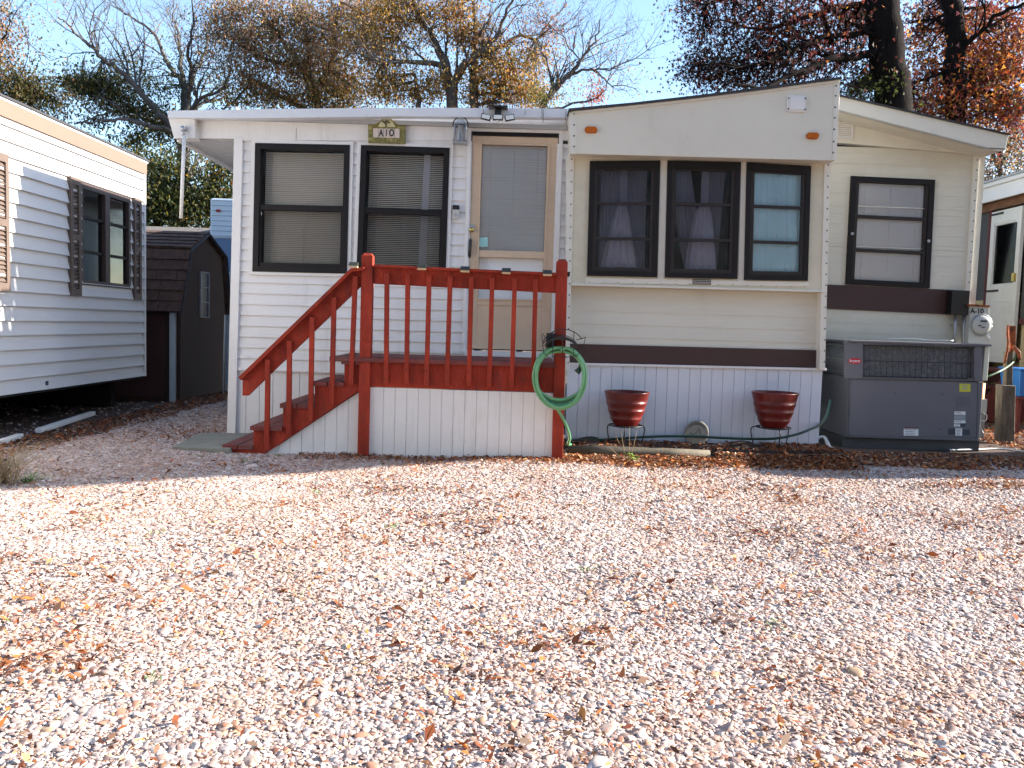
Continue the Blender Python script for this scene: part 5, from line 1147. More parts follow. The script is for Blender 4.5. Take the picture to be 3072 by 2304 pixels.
mb = MB(); slabx(mb, ya - .06, 1.12, 10.66, 1.92, -7.0, XS + .05, .02); shingle_slope(mb, ya - .085, 1.13, 10.64, 1.92, -7.0, XS + .05, 6, .32)
slabx(mb, 10.66, 1.93, ym, 2.2, -7.0, XS + .05, .02); shingle_slope(mb, 10.64, 1.945, ym, 2.215, -7.0, XS + .05, 5, .25)
slabx(mb, ym, 2.2, 11.93, 1.94, -7.0, XS + .05, .02); slabx(mb, 11.93, 1.94, yb2 + .06, 1.12, -7.0, XS + .05, .02); mb.build('roof', M['shingle'], sh)
mb = MB(); pr = [(ya - .08, 1.10), (10.65, 1.93), (ym, 2.20), (11.95, 1.95), (yb2 + .08, 1.10)]
for (a, b) in zip(pr[:-1], pr[1:]): mb.tube([(XS + .05, a[0], a[1] - .01), (XS + .05, b[0], b[1] - .01)], .022, 4, False)
mb.build('roof_trim', M['rooftar'], sh)
mb = MB(); p0, p1 = WX(598, 815, XS), WX(624, 952, XS); 
mb.box(XS - .005, XS + .02, p0.y, p0.y + .02, p1.z, p0.z); mb.box(XS - .005, XS + .02, p1.y - .02, p1.y, p1.z, p0.z)
for k in range(4): z = p1.z + (p0.z - p1.z) * k / 3; mb.box(XS - .005, XS + .02, p0.y + .02, p1.y - .02, z - .008, z + .008)
sw = mb.build('window', mat('shed_frame', (.16, .17, .2), .5), sh)
mb = MB(); mb.box(XS + .001, XS + .006, p0.y + .02, p1.y - .02, p1.z, p0.z); mb.build('pane', mat('shed_pane', (.02, .025, .05), .15), sw)
mb = MB(); a = W(517, 935, ya - .02); mb.box(XS - .12, XS - .05, ya - .01, ya + .029, -.02, 1.14); mb.build('corner_post', mat('post_blue_white', (.42, .47, .52), .5), sh)
mb = MB(); mb.box(-5.6, XS - .2, ya + .005, ya + .028, .05, 1.1); mb.build('door', M['sheddoor'], sh)
# grey roofed shed further back
s2 = thing('storage_shed', (-7, 16.5, 0), 'low grey shingled roof of a second shed behind the barn shed', 'shed')
zz2 = W(520, 690, 16.5).z
mb = MB(); mb.box(-10, W(600, 700, 15.5).x, 15.2, 17.6, -.02, zz2 - .4); mb.build('wall', M['shedwall'], s2)
mb = MB(); slabx(mb, 15.0, zz2 - .42, 16.4, zz2, -10, W(626, 700, 15.2).x, .05); slabx(mb, 16.4, zz2, 17.8, zz2 - .42, -10, W(626, 700, 15.2).x, .05); mb.build('roof', M['shingleg'], s2)
mb = MB(); xx = W(626, 700, 15.2).x; mb.tube([(xx + .02, 15.0, zz2 - .42), (xx + .02, 16.4, zz2 + .02)], .04, 4, False); mb.build('barge_board', M['trimw'], s2)
# camper behind
YCm = 14.2
cmp_ = thing('camper', (-4.6, 15.5, 0), 'blue and white camper trailer seen behind the shed', 'camper')
mb = MB(); a = W(630, 594, YCm); b = W(760, 590, YCm); zm_ = W(660, 716, YCm).z; mb.box(a.x, a.x + 2.3, YCm, YCm + 4, zm_, a.z); mb.build('body', M['camper'], cmp_, .03)
mb = MB()
for k in range(8): z = zm_ + (a.z - zm_) * (k + .5) / 8; mb.box(a.x + .03, a.x + 2.25, YCm - .006, YCm - .001, z, z + .008)
mb.build('corrugation', M['labelgr'], cmp_)
mb = MB(); mb.box(a.x + .02, a.x + 2.28, YCm + .01, YCm + 4, .45, zm_ - .002); mb.build('lower_body', M['camperb'], cmp_)
mb = MB(); mb.prism([(a.x + .26, .45), (a.x + .5, .45), (a.x + .5, zm_ - .15), (a.x + .42, zm_ - .15)], YCm - .05, YCm + .0); mb.build('side_flare', M['camper'], cmp_)
mb = MB(); p = W(656, 632, YCm); mb.box(p.x - .04, p.x + .04, YCm - .03, YCm - .001, p.z - .02, p.z + .02); mb.build('marker_light', M['redlens'], cmp_, .01)
mb = MB(); mb.box(a.x + .1, a.x + 2.2, YCm + .1, YCm + 3.9, -.02, .449); mb.build('chassis', M['acdark'], cmp_)
# ladder/pipes between the home and shed
mb = MB(); mb.tube([W(669, 1180, 9.6), W(675, 945, 9.6)], .008, 6); o = mb.build('metal_pole', M['labelgr']); tag(o, 'thin bluish metal pole standing between shed and home', 'pole')
fp = thing('fence_panel', (-3.72, 12.2, 0), 'pale blue fence panel in the gap left of the home', 'fence panel')
mb = MB()
for i in range(5): a = W(676 + i * 5.5, 1130, 12.2); mb.box(a.x - .012, a.x + .010, 12.2, 12.22, -.02, 1.75)
mb.build('boards', M['camper'], fp); mb = MB(); a, b = W(674, 1000, 12.2), W(702, 1000, 12.2); mb.box(a.x, b.x, 12.23, 12.26, .4, .48); mb.box(a.x, b.x, 12.23, 12.26, 1.3, 1.38); mb.build('rail', M['camper'], fp)

# ================================================================== RIGHT NEIGHBOUR
XR = 6.90
rn = thing('mobile_home', (XR + 2, 13, 0), 'neighbouring home with white scalloped door at the right edge', 'mobile home')
def RW(x, y): return WX(x, y, XR)
yA, yZ = 10.3, 16.5
zF = .78
d0, d1 = RW(2960, 860).y, RW(3050, 860).y  # far, near
d0, d1 = max(d0, d1), min(d0, d1)
zdt = RW(3000, 632).z; zdb = RW(2990, 1087).z
mb = MB(); mb.box(XR + .05, XR + .12, yA, d1 - .1, -.0, RW(3060, 968).z); mb.box(XR + .05, XR + .12, d0, yZ, 0, RW(2950, 900).z); mb.build('lower_panel', M['tanpanel'], rn)
mb = MB(); zw = RW(3060, 968).z + .03; mb.box(XR + .06, XR + .1, yA, d1 - .03, zw, zdt + .1); mb.box(XR + .06, XR + .1, d0 + .03, yZ, zw - .2, zdt + .1); mb.build('screen', M['screen'], rn)
mb = MB(); mb.box(XR + .02, XR + .14, d0 + .03, d0 + .10, 0, zdt + .1); mb.box(XR + .0, XR + .14, yA, d1 - .1, zw - .05, zw + .02); mb.box(XR + .02, XR + .058, yA, d1 - .1, (zw + zdt) / 2 - .02, (zw + zdt) / 2 + .02); mb.build('screen_frame', M['redstep'], rn)
mb = MB(); mb.box(XR + .0, XR + .2, yA, yZ, zdt + .03, zdt + .32); mb.build('lintel', M['awnwood'], rn)
zf_ = RW(3000, 603).z
mb = MB(); mb.box(XR - .18, XR - .14, yA, yZ, zf_ - .02, zf_ + .18); mb.build('fascia', M['trimw'], rn, .004)
mb = MB(); mb.box(XR - .22, XR - .12, yA, yZ, zf_ + .181, zf_ + .24); mb.build('gutter', M['trimw'], rn, .01)
mb = MB(); mb.box(XR - .24, XR + 3.6, yA, yZ, zf_ + .241, zf_ + .27); mb.build('roof', M['asphroof'], rn)
mb = MB(); mb.box(XR + .2, XR + 3.4, yA + .1, yZ - .1, .3, zf_ + .2); mb.build('body', M['tanpanel'], rn)
# door
mb = MB(); t = .09; X0, X1 = XR + .0, XR + .05
zg0, zg1 = RW(3000, 858).z, RW(3000, 668).z
mb.box(X0, X1, d1, d1 + t, zdb, zdt); mb.box(X0, X1, d0 - t, d0, zdb, zdt); mb.box(X0, X1, d1 + t, d0 - t, zg1, zdt); mb.box(X0, X1, d1 + t, d0 - t, zdb, zg0)
nd = mb.build('door', M['door_w'], rn, .003)
mb = MB(); n = 9; W_ = (d0 - d1 - 2 * t) / n
for i in range(n):
    yc = d1 + t + (i + .5) * W_
    for z, s_ in ((zg1, -1), (zg0, 1)): mb.xprism([(yc + W_ / 2 * math.cos(a), z + s_ * .035 * math.sin(a)) for a in [math.pi * k / 8 for k in range(9)]], X0 + .01, X0 + .03)
mb.build('scallop', M['door_w'], nd)
mb = MB(); mb.box(X0 + .03, X0 + .032, d1 + t, d0 - t, zg0, zg1); mb.build('pane', M['glassdark'], nd)
mb = MB(); mb.box(X0 + .1, X0 + .12, d1, d0, zg0 - .1, zg1 + .1); mb.build('recess', M['dark'], nd)
for za, zb in ((.80, .90), (.40, .50)):
    mb = MB(); n = 24
    for i in range(n + 1):
        y = d1 + t + (d0 - d1 - 2 * t) * i / n; zt_ = zg0 + (zg1 - zg0) * zb; zb2_ = zg0 + (zg1 - zg0) * (za - .03 * math.sin(math.pi * i / n)) ; x = X0 + .06 + .01 * math.sin(i * 1.3); mb.v += [(x, y, zb2_), (x, y, zt_)]
    mb.f = [(2 * i, 2 * i + 2, 2 * i + 3, 2 * i + 1) for i in range(n)]; mb.sm = [True] * n; mb.build('lace_curtain', M['lace'], nd)
mb = MB(); mb.box(X0 - .03, X0 + .0, d1 + .03, d1 + .09, zg0 + .05, zg0 + .16); mb.build('handle', M['brass'], nd)
for z in (zdt - .04, zg0 - .06): 
    mb = MB(); mb.box(X0 - .012, X0 - .001, d0 - .3, d0 - .02, z - .016, z + .012); mb.build('hinge', M['black'], nd)
mb = MB(); mb.box(X0 - .006, X0 - .001, d1 + .16, d0 - .16, zdb + .1, zdb + .12); mb.box(X0 - .006, X0 - .001, d1 + .16, d0 - .16, zg0 - .22, zg0 - .20); mb.build('panel_moulding', M['trimw'], nd)
# red wooden steps of the neighbour
stp = thing('wooden_steps', (6.5, 11.6, 0), 'dark red wooden steps below the white scalloped door', 'steps')
for k, (x0, z) in enumerate(((6.55, .70), (6.30, .47), (6.05, .24))):
    mb = MB(); mb.box(x0, x0 + .28, 11.05, 12.1, z - .04, z); mb.build('tread', M['redstep'], stp, .004)
    mb = MB(); mb.box(x0 + .24, x0 + .26, 11.07, 12.08, z - .2 if k else .49, z - .041); mb.build('riser', M['redstep'], stp)
for y in (11.02, 12.1):
    mb = MB(); mb.prism([(6.05, 0), (6.85, 0), (6.85, .66), (6.6, .66)], y, y + .03); mb.build('stringer', M['redstep'], stp)
# water tap on wooden post
tp = thing('tap_post', G(3030, 1335), 'rusty water tap bracket on an old wooden post at right', 'tap post')
YT = G(3030, 1330).y
mb = MB(); mb.pprism([(3008, 1155), (3048, 1157), (3044, 1340), (3002, 1340)], YT, YT + .13); mb.build('post', M['oldwood'], tp, .008)
mb = MB(); mb.pprism([(3022, 1055), (3040, 1056), (3038, 1160), (3019, 1160)], YT + .03, YT + .10); mb.build('upper_post', M['oldwood'], tp, .004)
mb = MB(); mb.pprism([(3027, 976), (3049, 978), (3048, 1035), (3040, 1055), (3030, 1060), (3033, 1040), (3030, 1010)], YT + .02, YT + .05); mb.build('bracket', M['rust'], tp, .004)
mb = MB(); mb.tube(smooth([W(3024, 975, YT), W(3022, 1000, YT), W(3024, 1030, YT), W(3018, 1070, YT), W(3012, 1090, YT)]), .012, 8); mb.tube([W(3040, 1040, YT - .02), W(3056, 1058, YT - .03), W(3060, 1080, YT - .03)], [.02, .022, .012], 8); mb.build('tap', M['rust'], tp)
mb = MB(); mb.tube(smooth([W(3048, 1068, YT - .02), W(3035, 1090, YT), W(3010, 1108, 8.3), W(2975, 1125, 8.2), W(2948, 1137, 8.2)]), .011, 8); o = mb.build('garden_hose', mat('hose_dull', (.05, .10, .045), .5)); tag(o, 'dull green hose sagging from the rusty tap to the air conditioner', 'garden hose')
# blue bin, orange object, grey box, white hose on ground
bb = thing('plastic_bin', W(3075, 1190, 9.6), 'bright blue plastic bin on a stand at the right picture edge', 'plastic bin')
mb = MB(); a = W(3056, 1110, 9.6); b = W(3056, 1190, 9.6); mb.hexa([(a.x + .03, 9.6, b.z), (a.x + .5, 9.6, b.z), (a.x + .53, 9.57, a.z), (a.x, 9.57, a.z)], [(a.x + .03, 9.95, b.z), (a.x + .5, 9.95, b.z), (a.x + .53, 9.98, a.z), (a.x, 9.98, a.z)]); mb.build('tub', M['bluebin'], bb, .01)
mb = MB(); mb.box(a.x - .01, a.x + .54, 9.55, 10.0, a.z, a.z + .02); mb.build('rim', M['bluebin'], bb, .005)
mb = MB(); mb.box(a.x, a.x + .55, 9.58, 9.97, b.z - .03, b.z - .002)
for dx in (.02, .48):
    for dy in (9.6, 9.92): mb.box(a.x + dx, a.x + dx + .04, dy, dy + .04, -.02, b.z - .031)
mb.build('stand', M['redstep'], bb)
mb = MB(); a, b = W(2938, 1148, 9.3), W(2956, 1200, 9.3); mb.tube([(a.x, 9.3, .0), (a.x, 9.3, b.z), (a.x + .02, 9.3, a.z)], [.06, .06, .045], 14); o = mb.build('traffic_cone', M['orangep']); tag(o, 'faded orange plastic pylon half hidden behind the air conditioner', 'pylon')
ub = thing('utility_box', W(2950, 1238, 8.9), 'small grey utility box at the right of the air conditioner', 'utility box')
mb = MB(); mb.pprism([(2934, 1196), (2963, 1198), (2960, 1238), (2932, 1238)], 8.85, 9.0); mb.build('box', M['meter'], ub, .004)
mb = MB(); a = W(2948, 1238, 8.9); mb.box(a.x - .03, a.x + .03, 8.9, 8.96, -.02, a.z); mb.build('leg', M['galv'], ub)
mb = MB(); mb.tube(smooth([G(2850, 1350), G(2930, 1348), G(3000, 1346), G(3075, 1355)]), .008, 6); o = mb.build('conduit', M['trimw']); tag(o, 'thin white conduit lying on the leaves right of the air conditioner', 'conduit')
mb = MB(); mb.tube(smooth([W(2945, 1238, 8.9), W(2960, 1245, 8.85), W(2957, 1262, 8.8), W(2942, 1262, 8.85), W(2938, 1270, 8.9), W(2950, 1300, 8.9)]), .005, 5); mb.build('cable', M['trimw'], ub)

# ================================================================== unseen structures added to shade the yard
shade_rf = thing('shade_roof', (8.6, 7.4, 0), 'added unseen metal roof that shades the yard from the right', 'shade_roof')  # unseen roof added to cast the left yard shadow
ZC = 4.35; s_ = ZC / SUN.z; off = (SUN.x * s_, SUN.y * s_)
shp = [(-4.2, 4.3), (-3.05, 4.93), (-1.9, 5.64), (-1.06, 6.10), (.0, 6.72), (.35, 7.05), (-.5, 7.15), (-4.2, 6.9)]  # yard shadow outline, projected sunward to shape the added roof
mb = MB(); top = [(x + off[0], y + off[1]) for x, y in shp]; n = len(top)
mb.add([(x, y, ZC) for x, y in top] + [(x, y, ZC + .05) for x, y in top], [tuple(range(n)), tuple(range(2 * n - 1, n - 1, -1))] + [(i, i + n, (i + 1) % n + n, (i + 1) % n) for i in range(n)]); mb.build('roof', M['asphroof'], shade_rf)
for (x, y) in (top[5], top[7]):
    mb = MB(); mb.box(x - .05, x + .05, y - .05, y + .05, -.02, ZC - .002); mb.build('post', M['galv'], shade_rf)
XO = 7.0; h_ = 2.15; s_ = h_ / SUN.z
os_ = thing('storage_shed', (7.6, 7.9, 0), 'plain tan block added unseen on the right to shade the yard', 'shed')  # unseen block added to cast the right-hand yard shadow
y0_ = 6.47 + .09 * (XO - 3.2); mb = MB(); mb.box(XO, XO + 1.4, y0_, y0_ + 1.5, -.02, 2.12); mb.build('wall', M['tanpanel'], os_)
mb = MB(); mb.box(XO - .03, XO + 1.45, y0_ - .03, y0_ + 1.55, 2.121, 2.17); mb.build('roof', M['rooftar'], os_)
mb = MB(); mb.box(XO + .4, XO + 1.0, y0_ - .02, y0_ - .001, .05, 1.9); mb.build('door', M['redstep'], os_)

# ================================================================== TREES
def PX(px, py, Y): return W(px, py, Y)
class Tree:
    def __init__(s, Y, seed): s.Y = Y; s.mb = MB(); s.pts = []; s.r = random.Random(seed); s.np = np.random.default_rng(seed); s.leaf = []; s.lc = []; s.ls = []
    def limb(s, px, r0, r1, dy=0.0, n=7, twigs=0, tl=1.2):
        P_ = [W(x, y, s.Y + dy * i / max(1, len(px) - 1)) for i, (x, y) in enumerate(px)]; sm = smooth(P_, 4)
        r0, r1 = r0 * (.82 if s.Y > 18 else 1), r1 * (.7 if s.Y > 18 else 1); rr = [r0 + (r1 - r0) * (i / (len(sm) - 1)) ** .8 for i in range(len(sm))]
        for i in range(1, len(sm) - 1): sm[i] = sm[i] + Vector((s.r.gauss(0, 1), s.r.gauss(0, 1), s.r.gauss(0, 1))) * .02
        s.mb.tube(sm, rr, n, True, False); s.pts += [(p, r) for p, r in zip(sm, rr)]
        for k in range(twigs):
            i = s.r.randrange(len(sm) // 4, len(sm)); p = sm[i]; d = (sm[min(i + 1, len(sm) - 1)] - sm[max(0, i - 1)]).normalized()
            s.grow(p, (d + Vector((s.r.uniform(-1, 1), s.r.uniform(-.7, .7), s.r.uniform(-.2, 1.0))) * .95).normalized(), tl * s.r.uniform(.6, 1.4), max(.008, rr[i] * .42), 0)
        return sm
    def grow(s, p, d, L, r, lev):
        n = 5; pts = [p]; dd = d.copy()
        for i in range(n):
            dd = (dd + Vector((s.r.gauss(0, .20), s.r.gauss(0, .20), s.r.gauss(.05, .18)))).normalized(); pts.append(pts[-1] + dd * (L / n))
        s.mb.tube(pts, [r * (1 - .75 * i / n) for i in range(n + 1)], 5 if lev == 0 else 3, True, False)
        if lev < 2:
            for k in range(s.r.choice((3, 4, 5)) if lev == 0 else 3):
                i = s.r.randrange(1, n + 1); s.grow(pts[i], (dd * .8 + Vector((s.r.uniform(-1, 1), s.r.uniform(-1, 1), s.r.uniform(-.5, .9)))).normalized(), L * s.r.uniform(.35, .62), max(.0035, r * .5), lev + 1)
    def clump(s, cx, cy, rx, ry, n, pal, w=None, size=(.03, .06), sub=None, spread=.30, depth=1.0, link=True, dY=0.0, ml=40):
        k = FPX / s.Y; c = W(cx, cy, s.Y + dY); RX, RZ = rx / k, ry / k; RY = depth * (RX + RZ) / 2
        sub = sub or max(3, n // 90); base = np.array(pal)
        th = s.np.normal(0, 1, (sub, 3)); th /= np.linalg.norm(th, axis=1)[:, None]; rad = s.np.random(sub)[:, None] ** .5 * 1.12
        cc = np.array(c) + th * rad * np.array([RX, RY, RZ])
        ci = s.np.integers(0, sub, n); g = s.np.normal(0, 1, (n, 3)) * np.array([1, 1, .7]) * spread * (.5 + s.np.random(sub)[ci])[:, None] * np.where(s.np.random((n, 1)) < .22, 2.4, 1)
        pos = cc[ci] + g
        ww = None if w is None else np.array(w) / np.sum(w)
        tone = base[s.np.choice(len(base), sub, p=ww)]; col = np.where(s.np.random((n, 1)) < .55, tone[ci], base[s.np.choice(len(base), n, p=ww)]) * np.exp(s.np.normal(0, .25, (n, 1)))
        size = (size[0] * .82, size[1] * .82); s.leaf.append(pos); s.lc.append(np.clip(col, .003, .9)); s.ls.append(s.np.uniform(size[0], size[1], n))
        if link and s.pts:
            A = np.array([p for p, _ in s.pts])
            for q in cc[: min(sub, ml)]:
                j = int(np.argmin(((A - q) ** 2).sum(1) * (1 + .0 * A[:, 2]))); a, r = s.pts[j]; b = Vector(q); m_ = a.lerp(b, .5) + Vector((s.r.gauss(0, .1), s.r.gauss(0, .1), s.r.uniform(-.05, .15))) * (b - a).length * .5
                r_ = min(r * .5, .012 + .012 * (b - a).length)
                s.mb.tube([a, a.lerp(m_, .5), m_, m_.lerp(b, .6), b], [r_, r_ * .8, r_ * .6, r_ * .4, .004], 4, True, False)
                for _ in range(3):
                    e = b + Vector((s.r.gauss(0, 1), s.r.gauss(0, 1), s.r.gauss(.1, .8))) * spread; s.mb.tube([m_.lerp(b, s.r.uniform(.4, 1)), e], [.006, .002], 3, True, False)
    def done(s, label, bark, group='trees behind the homes', name='tree', cat='tree', lobes=False, base=None):
        b = base or s.pts[0][0]; t = thing(name, (b[0], b[1], 0), label, cat, group)
        s.mb.build('trunk', bark, t)
        if s.leaf: leaf_mesh('crown', np.concatenate(s.leaf), np.concatenate(s.ls), np.concatenate(s.lc), 1.1, M['leaf'], t, curl=.4, lobes=lobes)
        return t
OL = [[.055, .07, .022], [.035, .05, .018], [.09, .09, .025], [.12, .085, .03]]
BR = [[.34, .19, .11], [.24, .17, .10], [.40, .23, .10], [.20, .18, .075], [.40, .18, .11]]
AU = [[.42, .24, .05], [.32, .20, .05], [.38, .15, .05], [.19, .16, .05], [.27, .14, .07], [.50, .30, .06]]
RD = [[.14, .035, .028], [.22, .05, .035], [.08, .028, .028], [.085, .055, .03], [.34, .12, .035], [.05, .032, .028]]
OR = [[.42, .10, .03], [.58, .21, .04], [.26, .055, .04], [.17, .05, .04], [.66, .33, .05], [.14, .10, .035]]

# A: the bare grey tree behind the gap
T = Tree(24, 1)
T.limb([(540, 1060), (545, 650), (553, 430), (560, 330), (563, 250)], .36, .12, twigs=4)
T.limb([(548, 470), (530, 400), (503, 365), (448, 307), (398, 250), (347, 202), (307, 177), (268, 134), (231, 105), (206, 72), (174, 51)], .16, .02, -3, twigs=13, tl=1.5)
T.limb([(553, 330), (550, 253), (521, 213), (499, 181), (485, 145), (463, 105), (416, 65), (376, 40), (336, 4)], .13, .02, 2, twigs=12, tl=1.5)
T.limb([(560, 318), (543, 203), (539, 145), (535, 90), (517, 54), (535, 10)], .10, .02, 1, twigs=9, tl=1.4)
T.limb([(563, 297), (575, 217), (564, 163), (579, 72), (575, -20)], .10, .02, -2, twigs=9, tl=1.4)
T.limb([(566, 260), (608, 174), (622, 127), (622, 72), (650, 20)], .08, .015, 2, twigs=8, tl=1.3)
T.limb([(556, 345), (582, 325), (615, 289), (662, 268), (687, 224), (698, 163)], .10, .015, -2, twigs=9, tl=1.3)
T.limb([(556, 345), (597, 315), (651, 300), (687, 289), (730, 253)], .09, .015, 2, twigs=6, tl=1.2)
T.limb([(307, 177), (288, 158), (240, 158), (200, 172), (150, 182)], .035, .01, 0, twigs=6, tl=1.0)
T.limb([(268, 134), (280, 90), (305, 40)], .03, .01, 0, twigs=5, tl=1.0)
T.limb([(550, 420), (503, 388), (434, 376), (362, 358), (320, 362), (230, 372)], .13, .02, -3, twigs=5)
T.limb([(552, 410), (500, 380), (416, 354), (344, 336), (289, 347), (224, 372)], .10, .02, 2, twigs=5)
T.limb([(555, 560), (575, 520), (600, 470), (640, 455)], .12, .03, 2, twigs=5)
T.limb([(250, 175), (262, 160)], .02, .01)
for a in ((285, 262, 62, 28, 2600), (235, 255, 40, 20, 900), (345, 300, 52, 30, 1000), (450, 345, 60, 32, 1300), (505, 262, 26, 16, 260), (370, 320, 60, 18, 520), (400, 430, 55, 28, 900), (330, 250, 50, 22, 500), (290, 370, 40, 14, 260), (610, 430, 60, 26, 500), (480, 400, 50, 24, 600)):
    T.clump(*a, OL, [3, 4, 1.5, 1], (.04, .09), spread=.24)
for a in ((450, 250, 60, 40, 1100), (400, 190, 55, 45, 700), (610, 230, 70, 60, 1100), (700, 250, 50, 40, 700), (640, 130, 50, 50, 500), (560, 400, 70, 40, 900), (350, 270, 60, 35, 900)): T.clump(*a, [[.14, .16, .06], [.10, .12, .05], [.18, .15, .07], [.08, .10, .04]], None, (.03, .065), spread=.3)
for a in ((210, 55, 60, 40, 500), (420, 130, 60, 60, 500), (560, 120, 80, 70, 700), (300, 110, 60, 50, 360), (680, 200, 60, 60, 400), (400, 210, 60, 50, 420)): T.clump(*a, BR, None, (.02, .04), spread=.3, link=False)
T.done('tall nearly bare grey tree with dark green clumps behind the left gap', M['barkg'])

# B: dense evergreen understorey between the left trailer and the home
T = Tree(19, 2); T.limb([(470, 1080), (475, 700), (470, 600)], .2, .08, twigs=3)
T.limb([(560, 1080), (556, 800), (552, 600), (548, 500)], .16, .06)
for a in ((450, 560, 45, 80, 3000), (500, 620, 60, 60, 2600), (560, 590, 60, 60, 2200), (640, 590, 60, 50, 2400), (480, 500, 55, 30, 1200), (660, 520, 50, 40, 1500), (590, 660, 90, 40, 1800), (430, 640, 50, 50, 1600), (700, 640, 60, 60, 1600)):
    T.clump(*a, OL + [[.16, .13, .02], [.03, .045, .02]], [3, 3, 2, 1, 1.5, 3], (.035, .08), spread=.26, link=False)
T.clump(490, 610, 40, 40, 700, [[.28, .24, .03], [.18, .18, .03]], None, (.03, .06), link=False)
T.clump(690, 500, 24, 30, 400, AU, None, (.03, .06), link=False)
T.done('dense dark evergreen bush with yellow patches seen between shed and home', M['barkd'], name='evergreen_bush', cat='bush')

# C: tree cut by the left picture edge
T = Tree(21, 3); T.limb([(-60, 1070), (-50, 600), (-40, 300), (-20, 100)], .28, .08, twigs=6); T.limb([(-40, 330), (30, 290), (90, 280), (150, 285)], .09, .02, twigs=6); T.limb([(-30, 180), (10, 120), (30, 60)], .06, .015, twigs=5)
for a in ((-10, 30, 32, 34, 700), (0, 110, 36, 40, 700), (-10, 180, 45, 50, 1200)): T.clump(*a, BR, None, (.035, .07))
for a in ((30, 250, 55, 45, 2200), (90, 290, 60, 36, 1700), (140, 330, 50, 40, 900), (150, 285, 24, 18, 260), (20, 320, 70, 40, 1500)): T.clump(*a, OL + [[.12, .08, .03]], None, (.035, .075))
T.done('olive and brown tree cut off by the left picture edge', M['barkd'])

# D: broad brown tree, centre left
T = Tree(23, 4); T.limb([(1000, 1070), (985, 600), (960, 330), (900, 200), (820, 80)], .28, .05, twigs=8)
T.limb([(975, 360), (860, 300), (770, 250), (700, 300), (640, 360)], .10, .02, twigs=7); T.limb([(940, 280), (1000, 180), (1010, 60), (1040, -30)], .12, .03, twigs=7); T.limb([(900, 200), (800, 180), (700, 120), (640, 60)], .09, .02, twigs=8)
T.limb([(930, 250), (920, 120), (880, 0)], .09, .02, twigs=6)
for a in ((700, 40, 80, 50, 2000), (760, 130, 90, 70, 2700), (870, 60, 110, 70, 3200), (880, 180, 100, 70, 3000), (1000, 90, 100, 80, 3000), (740, 230, 60, 50, 1200), (990, 220, 90, 70, 2700), (650, 130, 40, 40, 420), (1080, 40, 80, 60, 1700)): a = a[:4] + (int(a[4] * 1.3),); T.clump(*a, BR, [3, 3, 2, 3, 1], (.035, .075), spread=.26)
for a in ((820, 290, 90, 40, 1900), (960, 300, 90, 34, 2000), (1060, 270, 80, 40, 1600), (720, 310, 50, 20, 500)): a = a[:4] + (int(a[4] * 1.3),); T.clump(*a, AU + OL, None, (.035, .075), spread=.26)
T.done('broad brown and olive leaved oak left of centre behind the roof', M['bark'])

# E: central golden tree with forked trunk
T = Tree(22, 5)
T.limb([(1366, 1070), (1362, 600), (1358, 316), (1351, 253), (1337, 194), (1315, 149), (1283, 95), (1256, 59), (1238, -20)], .26, .05, twigs=8)
T.limb([(1440, 1070), (1430, 600), (1423, 316), (1419, 226), (1423, 158), (1428, 90), (1423, 36), (1420, -30)], .20, .05, twigs=8)
T.limb([(1360, 280), (1378, 212), (1423, 172), (1468, 140), (1496, 99), (1514, 45), (1550, -20)], .13, .04, -1, twigs=7)
T.limb([(1340, 205), (1288, 190), (1220, 188), (1152, 185), (1107, 176)], .11, .03, -1, twigs=8)
T.limb([(1290, 190), (1250, 160), (1200, 120)], .05, .02, twigs=4)
T.limb([(1446, 172), (1500, 140), (1559, 108), (1609, 117), (1636, 81), (1700, 9)], .09, .02, 1, twigs=10)
T.limb([(1256, 330), (1251, 270), (1240, 220)], .10, .05)
T.limb([(1609, 117), (1650, 90), (1690, 95), (1740, 75)], .035, .01, twigs=6)
for a in ((1180, 240, 90, 60, 3000), (1110, 130, 80, 60, 2400), (1200, 90, 80, 70, 2200), (1300, 260, 60, 50, 1600), (1180, 20, 90, 40, 1600), (1280, 30, 60, 40, 800), (1390, 60, 60, 50, 1400), (1390, 120, 50, 50, 1100), (1480, 200, 70, 60, 1700), (1530, 260, 70, 45, 1700), (1590, 200, 60, 60, 1200), (1450, 280, 70, 35, 1500), (1600, 290, 60, 25, 1000)): a = a[:4] + (int(a[4] * 1.3),); T.clump(*a, AU, [3, 3, 1.5, 3, 2.5, 2], (.03, .07), spread=.24)
for a in ((1480, 120, 50, 30, 700), (1560, 160, 60, 40, 900), (1620, 60, 70, 50, 700), (1350, 20, 50, 30, 500), (1660, 120, 40, 50, 400), (1380, 20, 50, 30, 500)): T.clump(*a, [[.34, .12, .05], [.22, .10, .06], [.28, .20, .06], [.18, .10, .07]], None, (.03, .06), spread=.3)
T.done('golden autumn tree with forked trunk behind the middle of the roof', M['bark'])

# F: sparse small tree over the trailer corner
T = Tree(20, 6)
T.limb([(1560, 1080), (1580, 600), (1620, 340), (1654, 289), (1690, 240), (1726, 208), (1753, 167), (1790, 110), (1800, 60)], .14, .015, twigs=16, tl=1.0)
T.limb([(1700, 232), (1740, 212), (1780, 208), (1825, 208), (1889, 181), (1952, 150)], .05, .01, twigs=15, tl=.9)
T.limb([(1780, 208), (1815, 240), (1835, 258), (1880, 255), (1914, 276)], .03, .008, twigs=6, tl=.5)
T.limb([(1640, 330), (1740, 310), (1800, 290), (1820, 255), (1840, 220)], .04, .01, twigs=8, tl=.6)
T.limb([(1726, 208), (1735, 180), (1700, 130), (1670, 90), (1610, 80)], .03, .008, twigs=8, tl=.7)
for a in ((1860, 180, 90, 50, 420), (1760, 260, 70, 40, 420), (1740, 130, 70, 60, 330), (1640, 300, 40, 22, 700)): T.clump(*a, BR, None, (.02, .045), spread=.3, link=False)
